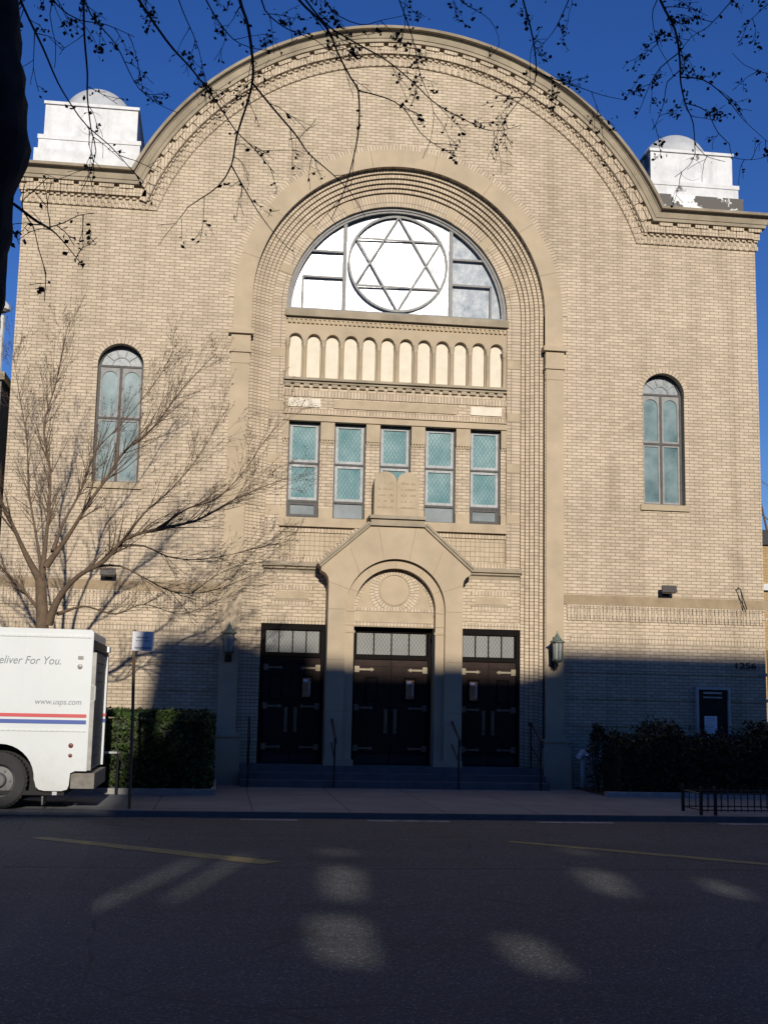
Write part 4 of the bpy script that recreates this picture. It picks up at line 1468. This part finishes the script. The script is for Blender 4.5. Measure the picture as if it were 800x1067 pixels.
wob = .10
def grow(mb, start, d, length, r, level, rn, maxlev, tips, droop=0., up=0., seg=6, kids=(4, 7), spread=(.5, .9), n=5):
    pts = [Vector(start)]
    d = Vector(d).normalized()
    step = length / seg
    for i in range(seg):
        d = (d + Vector((rn.gauss(0, wob), rn.gauss(0, wob), rn.gauss(0, wob) + up - droop))).normalized()
        pts.append(pts[-1] + d * step)
    rad = [max(r * (1 - i / seg * .85), .0018) for i in range(seg + 1)]
    mb.tube(pts, rad, n if level < 2 else 3, caps=False)
    tips.append((pts, level))
    if level >= maxlev:
        return
    for k in range(rn.randint(*kids)):
        t = rn.uniform(.2, .98) * seg
        i = min(int(t), seg - 1)
        p = pts[i].lerp(pts[i + 1], t - i)
        tan = (pts[i + 1] - pts[i]).normalized()
        side = tan.cross(Vector((rn.gauss(0, 1), rn.gauss(0, 1), rn.gauss(0, 1)))).normalized()
        ang = rn.uniform(*spread)
        nd = tan * math.cos(ang) + side * math.sin(ang)
        grow(mb, p, nd, length * rn.uniform(.35, .6) * (1.15 - t / seg * .5), rad[i] * .55, level + 1, rn, maxlev, tips, droop, up, max(3, seg - 1), (max(1, kids[0] - 1), max(2, kids[1] - 2)), spread, n)

def sprout(mb, path, rad, rn, tips, per_m, len0, maxlev, droop=0, up=0, start=.15, spread=(.45, .9), kids=(2, 4), rmul=.5, upper=None):
    tot = sum((path[i + 1] - path[i]).length for i in range(len(path) - 1))
    for k in range(int(tot * per_m)):
        t = rn.uniform(start, 1) * (len(path) - 1)
        i = min(int(t), len(path) - 2)
        p = path[i].lerp(path[i + 1], t - i)
        tan = (path[i + 1] - path[i]).normalized()
        side = tan.cross(Vector((rn.gauss(0, 1), rn.gauss(0, 1), rn.gauss(0, 1)))).normalized()
        ang = rn.uniform(*spread)
        nd = tan * math.cos(ang) + side * math.sin(ang)
        grow(mb, p, nd, len0 * rn.uniform(.5, 1.2), max(rad[i] * rmul, .003), 1, rn, maxlev, tips, droop, up, 5, kids, spread)

wob = .065
# --- street tree behind the van, early spring, bare with buds
rn = random.Random(33)
st = empty('street_tree', (-6.64, -3.9, 0), 'bare pale-barked street tree spreading over the left of the front', 'tree')
TY = -3.9
def tp(u, v, dy=0):
    return at(u, v, TY + dy)
b = MB()
base = Vector((-6.64, TY, -.05))
fork = tp(44, 650)
tr = interp([base, Vector((-6.62, TY, .8)), Vector((-6.60, TY, 1.7)), fork, tp(42, 605)], .15)
rad = [.155 - .075 * min(1, i / len(tr)) ** 2 + (.10 * (1 - i / 4) if i < 4 else 0) for i in range(len(tr))]
b.tube(tr, rad, 14)
b.build('trunk', 'bark_pale', st, smooth=True)
limbs = [  # read off the photo (u, v, depth offset), start radius
    ([(42, 605, 0), (28, 580, -.1), (12, 545, -.3), (-5, 510, -.5), (-30, 460, -.7), (-50, 400, -.9)], .085),
    ([(44, 640, 0), (20, 610, .3), (0, 590, .5), (-30, 560, .8)], .06),
    ([(43, 605, 0), (47, 570, .2), (51, 530, .4), (52, 490, .5), (46, 445, .6), (58, 400, .7), (66, 360, .7), (72, 335, .7)], .075),
    ([(44, 600, 0), (38, 560, .5), (30, 510, .9), (28, 460, 1.1), (20, 410, 1.3), (14, 370, 1.4)], .05),
    ([(48, 590, 0), (70, 560, -.2), (92, 525, -.4), (112, 497, -.5), (130, 470, -.6), (160, 445, -.7), (190, 405, -.8), (225, 368, -.9)], .075),
    ([(55, 575, 0), (66, 545, .4), (85, 510, .7), (100, 470, 1.0), (128, 440, 1.2), (160, 400, 1.4), (182, 365, 1.5)], .05),
    ([(50, 650, 0), (62, 622, -.2), (82, 600, -.5), (108, 585, -.8), (130, 562, -1.0), (165, 551, -1.2), (205, 542, -1.4), (245, 520, -1.5), (280, 505, -1.6), (300, 498, -1.7)], .095),
    ([(128, 564, -1.0), (150, 535, -1.1), (178, 510, -1.2), (205, 478, -1.2), (228, 440, -1.2), (240, 420, -1.2)], .035),
    ([(165, 551, -1.2), (195, 530, -1.3), (225, 520, -1.3), (255, 490, -1.3), (275, 460, -1.3), (292, 440, -1.3)], .035),
    ([(122, 569, -.9), (150, 569, -.7), (175, 580, -.6), (205, 583, -.5), (240, 578, -.4), (272, 570, -.3), (290, 566, -.3)], .032),
    ([(100, 590, -.7), (125, 590, -.4), (150, 602, -.2), (178, 616, 0), (205, 618, .1), (232, 612, .2), (262, 600, .3)], .034),
    ([(60, 640, 0), (88, 632, .4), (120, 640, .8), (150, 630, 1.1), (190, 640, 1.4), (225, 625, 1.6)], .04),
    ([(200, 618, .1), (225, 600, 0), (248, 590, -.1), (275, 585, -.2)], .016),
]
br = MB(); tips = []
for pts, r in limbs:
    path = interp([tp(*p) for p in pts], .12)
    n = len(path)
    rr = [max(r * (.50 * (1 - .9 * i / (n - 1)) + .42 * max(0, 1 - i / (n * .22)) ** 2), .0048) for i in range(n)]
    br.tube(path, rr, 8 if r > .05 else 6, caps=False)
    tips.append((path[n // 2:], 1))
    sprout(br, path, rr, rn, tips, 9.5, .85, 3, up=.05, start=.2, spread=(.25, .65), kids=(2, 5))
br.build('branches', 'bark_pale', st, smooth=True)
bd = MB()
for pts, lev in tips:
    for p in pts[1:]:
        if rn.random() < (.55 if lev >= 2 else .25):
            q = p + Vector((rn.gauss(0, .012), rn.gauss(0, .012), rn.gauss(0, .012)))
            leaf(bd, q, rn.uniform(.008, .018), rn, .5)
            if rn.random() < .5: leaf(bd, q, rn.uniform(.008, .016), rn, .5)
bd.build('buds', 'bud', st)

wob = .10
# --- large tree beside the camera whose branches hang across the top
rn = random.Random(77)
ft = empty('overhanging_tree', (-4.58, -21.5, 0), 'black silhouetted tree trunk at the left edge with budding branches hanging overhead', 'tree')
b = MB()
tc = [(-4.60, 0, .30), (-4.59, .6, .235), (-4.585, 1.3, .21), (-4.58, 2.2, .20), (-4.575, 2.8, .20), (-4.57, 3.2, .205), (-4.565, 3.42, .215), (-4.56, 3.56, .225), (-4.555, 3.68, .245), (-4.56, 3.80, .235), (-4.57, 3.95, .215), (-4.58, 4.25, .20), (-4.58, 5.2, .20), (-4.50, 6.4, .19), (-4.42, 7.6, .17), (-4.30, 9.0, .13), (-4.1, 10.5, .08)]
pts = interp([(x, -21.5, z) for x, z, r in tc], .05)
zs = [z for x, z, r in tc]
rads = [float(np.interp(p.z, zs, [r for x, z, r in tc])) * (1 + .025 * math.sin(p.z * 23) + .02 * math.sin(p.z * 51 + 1)) for p in pts]
b.tube(pts, rads, 28)
from mathutils import noise as mn
cen = Vector((-4.58, -21.5, 0))
jit = []
for v in b.v:           # furrowed bark
    v = Vector(v); r_ = Vector((v.x - cen.x, v.y - cen.y, 0)); a_ = math.atan2(r_.y, r_.x)
    q = Vector((math.cos(a_) * 3.2, math.sin(a_) * 3.2, v.z * 2.6))
    k = .014 * mn.noise(q * 1.5) + .011 * mn.noise(Vector((math.cos(a_) * 9, math.sin(a_) * 9, v.z * 6))) + .007 * mn.noise(Vector((math.cos(a_) * 14, math.sin(a_) * 14, v.z * 22)))
    jit.append(tuple(v + r_.normalized() * k))
b.v = [(x - .02, y, z) for x, y, z in jit]
trk = b.build('trunk', 'bark_dark', ft, smooth=True)
traces = [  # (u, v, y) read off the photo; y is the true distance of each branch
    ([(86, -40), (87, 0), (88, 38), (91, 75), (91, 100), (95, 135), (100, 157), (92, 185), (84, 200)], -18.9, -18.6, .013),
    ([(10, -30), (25, 8), (45, 50), (60, 85), (75, 110), (90, 130), (115, 152), (133, 172), (150, 190)], -20.0, -19.2, .010),
    ([(80, -20), (95, 15), (120, 45), (135, 75), (145, 92), (165, 108), (185, 117)], -18.2, -18.0, .008),
    ([(125, -30), (145, 0), (165, 30), (180, 50), (200, 72), (225, 105), (245, 135), (265, 155), (286, 180)], -18.4, -17.6, .014),
    ([(244, -40), (250, 0), (258, 25), (263, 60), (263, 85), (255, 115), (247, 140), (241, 172), (228, 193), (210, 206), (195, 216)], -18.6, -18.2, .017),
    ([(241, 172), (254, 195), (270, 222), (290, 248), (305, 262)], -18.25, -18.1, .007),
    ([(263, 86), (285, 113), (308, 140), (322, 160), (345, 180), (365, 200), (380, 225)], -18.4, -18.0, .010),
    ([(300, -25), (312, 0), (340, 28), (352, 55), (365, 80), (373, 92), (374, 130), (368, 165), (358, 200), (345, 228)], -19.0, -18.6, .013),
    ([(373, 94), (400, 101), (420, 112), (438, 138), (456, 152), (476, 163)], -18.8, -18.6, .007),
    ([(315, -5), (340, 25), (372, 45), (402, 62), (430, 85), (452, 106), (480, 122), (512, 136), (543, 130)], -18.0, -17.2, .010),
    ([(408, -20), (416, 0), (430, 40), (437, 75), (448, 103), (452, 122), (447, 150), (440, 165)], -17.6, -17.4, .007),
    ([(536, -35), (545, 0), (553, 30), (558, 60), (557, 85), (545, 100), (530, 118), (520, 135), (512, 152)], -18.3, -18.1, .011),
    ([(558, 74), (580, 83), (602, 90), (628, 99), (653, 104)], -18.2, -18.0, .006),
    ([(566, 78), (590, 92), (612, 110), (630, 128), (645, 146)], -18.2, -18.1, .006),
    ([(600, -20), (590, 5), (578, 30), (566, 45), (556, 58)], -18.4, -18.2, .006),
    ([(676, -40), (688, 0), (703, 30), (708, 60), (709, 85), (714, 108), (722, 128), (724, 160)], -18.5, -18.3, .015),
    ([(709, 80), (733, 83), (755, 100), (775, 125), (805, 152)], -18.4, -18.2, .008),
    ([(708, 54), (688, 70), (676, 90), (668, 110), (661, 123)], -18.4, -18.3, .006),
    ([(709, 72), (695, 85), (692, 105), (686, 122), (680, 135)], -18.4, -18.3, .005),
    ([(714, 107), (735, 115), (748, 138), (760, 150), (763, 163), (785, 166), (805, 160)], -18.3, -18.2, .006),
    ([(775, -15), (758, 5), (738, 27), (720, 38), (708, 54)], -18.6, -18.4, .006),
    ([(724, 150), (735, 162), (755, 168)], -18.3, -18.2, .004),
    ([(724, 160), (718, 172), (703, 184)], -18.3, -18.2, .004),
    ([(810, 78), (790, 74), (775, 67), (763, 55)], -18.0, -17.9, .005),
    ([(810, -5), (795, 8), (782, 20), (772, 28)], -18.0, -17.9, .005),
    ([(14, 212), (35, 228), (50, 237), (62, 247), (85, 275)], -21.2, -20.2, .009),
    ([(50, 237), (66, 232), (82, 224), (98, 222)], -20.7, -20.4, .004),
    ([(20, 215), (34, 235), (40, 258), (48, 285)], -21.2, -20.8, .004),
    ([(200, -30), (215, 0), (230, 25), (250, 45), (285, 52), (310, 40)], -18.2, -18.0, .008),
    ([(40, -25), (60, 5), (82, 20), (110, 25), (140, 38)], -19.2, -19.0, .008),
    ([(330, -20), (345, 10), (375, 25), (400, 20), (425, 15)], -18.5, -18.4, .007),
    ([(460, -30), (480, 0), (510, 20), (520, 45), (508, 60)], -17.8, -17.6, .006),
    ([(180, -20), (190, 10), (205, 45), (212, 75), (215, 110)], -17.9, -17.8, .006),
    ([(270, -20), (276, 10), (300, 30), (330, 42), (352, 62)], -18.7, -18.5, .008),
    ([(60, -20), (52, 15), (58, 45), (57, 70)], -19.6, -19.4, .005),
    ([(690, -10), (680, 10), (682, 35), (688, 52), (694, 62), (700, 75)], -18.8, -18.6, .005),
]
br = MB(); lf = MB(); tips = []
starts = []
for tr_, ya, yb, r in traces:
    P = []
    for i, (u, v) in enumerate(tr_):
        y = ya + (yb - ya) * i / (len(tr_) - 1) + .10 * math.sin(i * 2.1 + u)
        P.append(at(u, v, y))
    path = interp(P, .06)
    n = len(path)
    rr = [max(.72 * r * (1 - .75 * i / (n - 1)), .0020) for i in range(n)]
    br.tube(path, rr, 6, caps=False)
    if tr_[0][1] < 0:
        starts.append((path[0], r))
    tips.append((path, 1))
    avgv = sum(p[1] for p in tr_) / len(tr_)
    sprout(br, path, rr, rn, tips, 5.6, .26, 2, droop=.05, start=.05, spread=(.5, 1.1), kids=(1, 3), rmul=.42)
# the limbs these branches hang from, above the picture
limbsF = [
    [(-4.5, -21.5, 6.3), (-4.2, -20.8, 7.2), (-3.9, -20.0, 7.6), (-3.4, -19.2, 7.5), (-2.9, -18.8, 7.3)],
    [(-4.45, -21.5, 7.2), (-3.8, -20.6, 8.0), (-2.9, -19.6, 8.3), (-1.9, -18.8, 8.1), (-1.2, -18.2, 7.7), (-.4, -17.8, 7.4)],
    [(-4.35, -21.5, 8.4), (-3.0, -20.3, 9.2), (-1.6, -19.2, 9.2), (-.2, -18.6, 8.6), (.7, -18.4, 7.9), (1.4, -18.2, 7.2)],
]
for lm in limbsF:
    path = interp(lm, .2); n = len(path)
    br.tube(path, [.085 * (1 - .7 * i / (n - 1)) for i in range(n)], 9, caps=False)
allp = [p for lm in limbsF for p in interp(lm, .2)]
for p0, r in starts:
    cand = sorted(allp, key=lambda q: (q - p0).length + (5 if q.z < p0.z else 0))[0]
    mid = p0.lerp(cand, .5) + Vector((0, 0, .15))
    path = interp([cand, mid, p0], .1); n = len(path)
    br.tube(path, [r * (1.5 - .5 * i / (n - 1)) for i in range(n)], 6, caps=False)
br.build('branches', 'twig_dark', ft, smooth=True)
for pts, lev in tips:
    zmax = max(p.z for p in pts)
    for p in pts[1:]:
        # seed clusters are densest high up, near the outer crown
        elev = (p.z - 1.65) / (p.y + 26.0)
        dens = min(.85, max(.18, (elev - .40) * 3.0))
        if lev == 1: dens *= .45
        if rn.random() < dens:
            for k in range(rn.randint(2, 3)):
                leaf(lf, p + Vector((rn.gauss(0, .016), rn.gauss(0, .016), rn.gauss(-.006, .016))), rn.uniform(.009, .020), rn, .7)
lf.build('leaves', 'samara', ft)

# --- bare tree far to the right, behind the building
def bare_tree(x, y, h, label, seed, mat='bark_pale'):
    rn = random.Random(seed)
    o = empty('bare_tree', (x, y, 0), label, 'tree')
    b = MB(); b.tube([(x, y, -.2), (x + .1, y, h * .2), (x, y + .1, h * .42)], [.28, .2, .16], 10)
    b.build('trunk', mat, o, smooth=True)
    b = MB(); tips = []
    for k in range(9):
        a = k * 2.4
        grow(b, (x, y + .1, h * (.25 + .19 * k / 9)), (math.cos(a) * .75, math.sin(a) * .75, 1), h * .48, .09, 0, rn, 3, tips, up=.05, seg=6, kids=(4, 6), spread=(.3, .7))
    b.build('crown', mat, o, smooth=True)
bare_tree(15.8, 12.5, 12.3, 'bare purple-brown tree beyond the right edge of the synagogue', 4)
bare_tree(-11.2, 11.0, 13.0, 'bare tree seen past the left edge of the synagogue', 9)

# ------------------------------------------------------------------ neighbouring buildings
nbR = empty('neighbour_building', (13, 10, 0), 'low ochre building with a dark parapet past the right corner', 'building')
b = MB(); b.box(9.90, 22, 4, 18, -.1, 5.86); b.build('wall', 'far_brick', nbR)
b = MB(); b.box(9.86, 22.1, 3.92, 18.1, 5.86, 6.24); b.build('parapet', 'roof_felt', nbR)
b = MB(); b.box(9.88, 22, 3.90, 4.0, 4.70, 4.86); b.build('sill', 'white_paint', nbR)
for k in range(4):
    x = 9.97 + k * 2.6
    b = MB(); b.box(x, x + 1.5, 3.93, 4.05, 1.6, 3.2)
    w = b.build('window', 'white_frame', nbR)
    b = MB()
    for z in (1.68, 2.2, 2.72):
        b.box(x + .08, x + 1.42, 3.915, 3.929, z, z + .40)
    b.build('pane', 'low_glass', w)
nbL = empty('neighbour_building', (-13, 10, 0), 'grey brick building past the left corner of the synagogue', 'building')
b = MB(); b.box(-24, -9.25, 5, 20, -.1, 9.4); b.build('wall', 'grey_brick', nbL)
b = MB(); b.box(-24.1, -9.17, 4.9, 20.1, 9.4, 9.6); b.build('parapet', 'cornice_stone', nbL)
b = MB(); b.tube([(-9.55, 6, 9.5), (-9.55, 6, 11.35)], .10, 8); b.lathe([(.0, .30), (.12, .27), (.21, .16), (.22, .06), (.12, 0)], (-9.55, 6, 11.45), 12)
b.build('roof_vent', 'white_paint', nbL)
for k in range(3):
    x = -10.9 - k * 2.4
    b = MB(); b.box(x - .5, x + .5, 4.95, 5.05, 5.6, 7.4); w = b.build('window', 'white_frame', nbL)
    b = MB(); b.box(x - .42, x + .42, 4.93, 4.948, 5.7, 7.3); b.build('pane', 'low_glass', w)

# unseen blocks across the street, added and outlined to cast its shade
SUN_EL, SUN_AZ = math.radians(20.0), math.radians(1.2)     # azimuth from -Y towards +X
tz = math.tan(SUN_EL) / math.cos(SUN_AZ); tx = math.tan(SUN_AZ)
OY, OD = -34.0, 6.0
def up_ray(x, y, z, Y):
    """where the sun ray through (x,y,z) crosses the plane y=Y"""
    return x + tx * (y - Y), z + tz * (y - Y)
def wx(x): return up_ray(x, 0, 0, OY)[0]
def wz(z): return up_ray(0, 0, z, OY)[1]
apt = empty('shade_block', (10, OY - 3, 0), 'unseen tall brick block across the street with openings added for the sun patches', 'building')
patches = [((-2.40, -12.3), (-2.0, -12.3), (-2.20, -14.5), (-2.56, -14.5)), ((-2.78, -15.4), (-2.30, -15.4), (-2.42, -17.4), (-2.84, -17.2)),
           ((-1.42, -16.3), (-1.06, -16.3), (-1.16, -17.7), (-1.50, -17.5)), ((.33, -12.4), (.72, -12.6), (.40, -14.2), (.06, -14.2)),
           ((1.50, -13.0), (1.68, -13.4), (1.48, -14.4), (1.22, -14.2)), ((-3.25, -11.2), (-3.12, -11.2), (-3.86, -14.6), (-3.99, -14.6)),
           ((-3.80, -11.6), (-3.66, -11.6), (-4.50, -15.2), (-4.66, -15.2)), ((-2.30, -10.75), (-1.90, -10.75), (-1.93, -11.05), (-2.33, -11.05)), ((.70, -10.5), (1.05, -10.6), (1.0, -10.9), (.66, -10.8))]  # sun patches wanted on the road; the block's openings are added for them
def skyline(y0):
    """outline of the block (seen along x, z) for a wall standing at y0"""
    dx, dz = tx * (OY - y0), tz * (OY - y0)
    P = [(wx(-5.34), -.2), (32, -.2), (32, wz(2.88)), (wx(3.45), wz(2.88)), (wx(3.45), wz(2.47)), (wx(-1.62), wz(2.47)), (wx(-1.62), wz(2.93)),
         (wx(-4.90), wz(2.97)), (wx(-4.98), wz(2.3)), (wx(-5.13), wz(1.44)), (wx(-5.36), wz(.9)), (wx(-5.36), wz(.62)), (wx(-4.45), wz(.62)), (wx(-4.45), wz(-.12)), (wx(-5.34), wz(-.3))]  # outline cut to the wanted shade edge, with a notch lighting the sign
    return P
def opening(q, Y):
    q = [Vector(p) for p in reversed(q)]
    out = []
    for i in range(len(q)):          # corners cut back
        a, p, c = q[i - 1], q[i], q[(i + 1) % len(q)]
        out += [p.lerp(a, .16), p.lerp(c, .16)]
    return [up_ray(p.x, p.y, ROAD_Z, Y) for p in out]
b = MB()
DEEP = 3.0
b.prism(skyline(OY), OY - DEEP, OY, holes=[opening(q, OY) for q in patches])
b.v = [(x + tx * (OY - y), y, z + tz * (OY - y) if z > .5 else z) for x, y, z in b.v]   # openings and roof sheared along the sun rays
b.build('wall', 'red_brick', apt)
low = empty('shade_house', (-12, OY - 3, 0), 'unseen lower brick house added beside the tall block to shade the road', 'building')
b = MB(); b.box(-40, wx(-5.35), OY - 8, OY, -.2, 9.85); b.build('wall', 'red_brick', low)  # height set by where its shade should end, just short of the van
b = MB(); b.box(-40.1, wx(-5.35), OY - 8.1, OY + .1, 9.852, 10.05); b.build('parapet', 'cornice_stone', low)

# ------------------------------------------------------------------ light, sky, camera
world = bpy.data.worlds.new('World'); scene.world = world
world.use_nodes = True
nt = world.node_tree
bg = nt.nodes['Background']
sky = nt.nodes.new('ShaderNodeTexSky')
sky.sky_type = 'NISHITA'; sky.sun_disc = False
sky.sun_elevation = SUN_EL
sky.sun_rotation = PI - SUN_AZ
sky.air_density = 1.0; sky.dust_density = 0.0; sky.ozone_density = 5.0
hs = nt.nodes.new('ShaderNodeHueSaturation')
hs.inputs['Saturation'].default_value = 1.19
hs.inputs['Hue'].default_value = .519
nt.links.new(sky.outputs[0], hs.inputs['Color'])
nt.links.new(hs.outputs[0], bg.inputs[0])
bg.inputs[1].default_value = .092

sun = bpy.data.lights.new('sun', 'SUN')
sun.energy = 4.6; sun.angle = math.radians(.7); sun.color = (1, .93, .82)
so = bpy.data.objects.new('sun', sun); COL.objects.link(so)
sd = Vector((math.sin(SUN_AZ) * math.cos(SUN_EL), -math.cos(SUN_AZ) * math.cos(SUN_EL), math.sin(SUN_EL)))
so.rotation_euler = sd.to_track_quat('Z', 'Y').to_euler()
so.location = (5, -60, 30)

cam = bpy.data.cameras.new('camera')
co = bpy.data.objects.new('camera', cam); COL.objects.link(co)
cam.sensor_fit = 'HORIZONTAL'; cam.sensor_width = 36; cam.lens = F_PX / 800 * 36
cam.clip_start = .05; cam.clip_end = 2000
c, s = math.cos(ROLL), math.sin(ROLL)
r_ = RGT * c + UPV * s
u_ = RGT * (-s) + UPV * c
mt = Matrix((r_, u_, -FWD)).transposed().to_4x4()
mt.translation = CAM
co.matrix_world = mt
scene.camera = co
scene.render.engine = 'CYCLES'
scene.cycles.use_denoising = True
scene.cycles.max_bounces = 6
scene.view_settings.view_transform = 'Standard'
scene.view_settings.look = 'None'
scene.view_settings.gamma = 1
scene.view_settings.exposure = 0
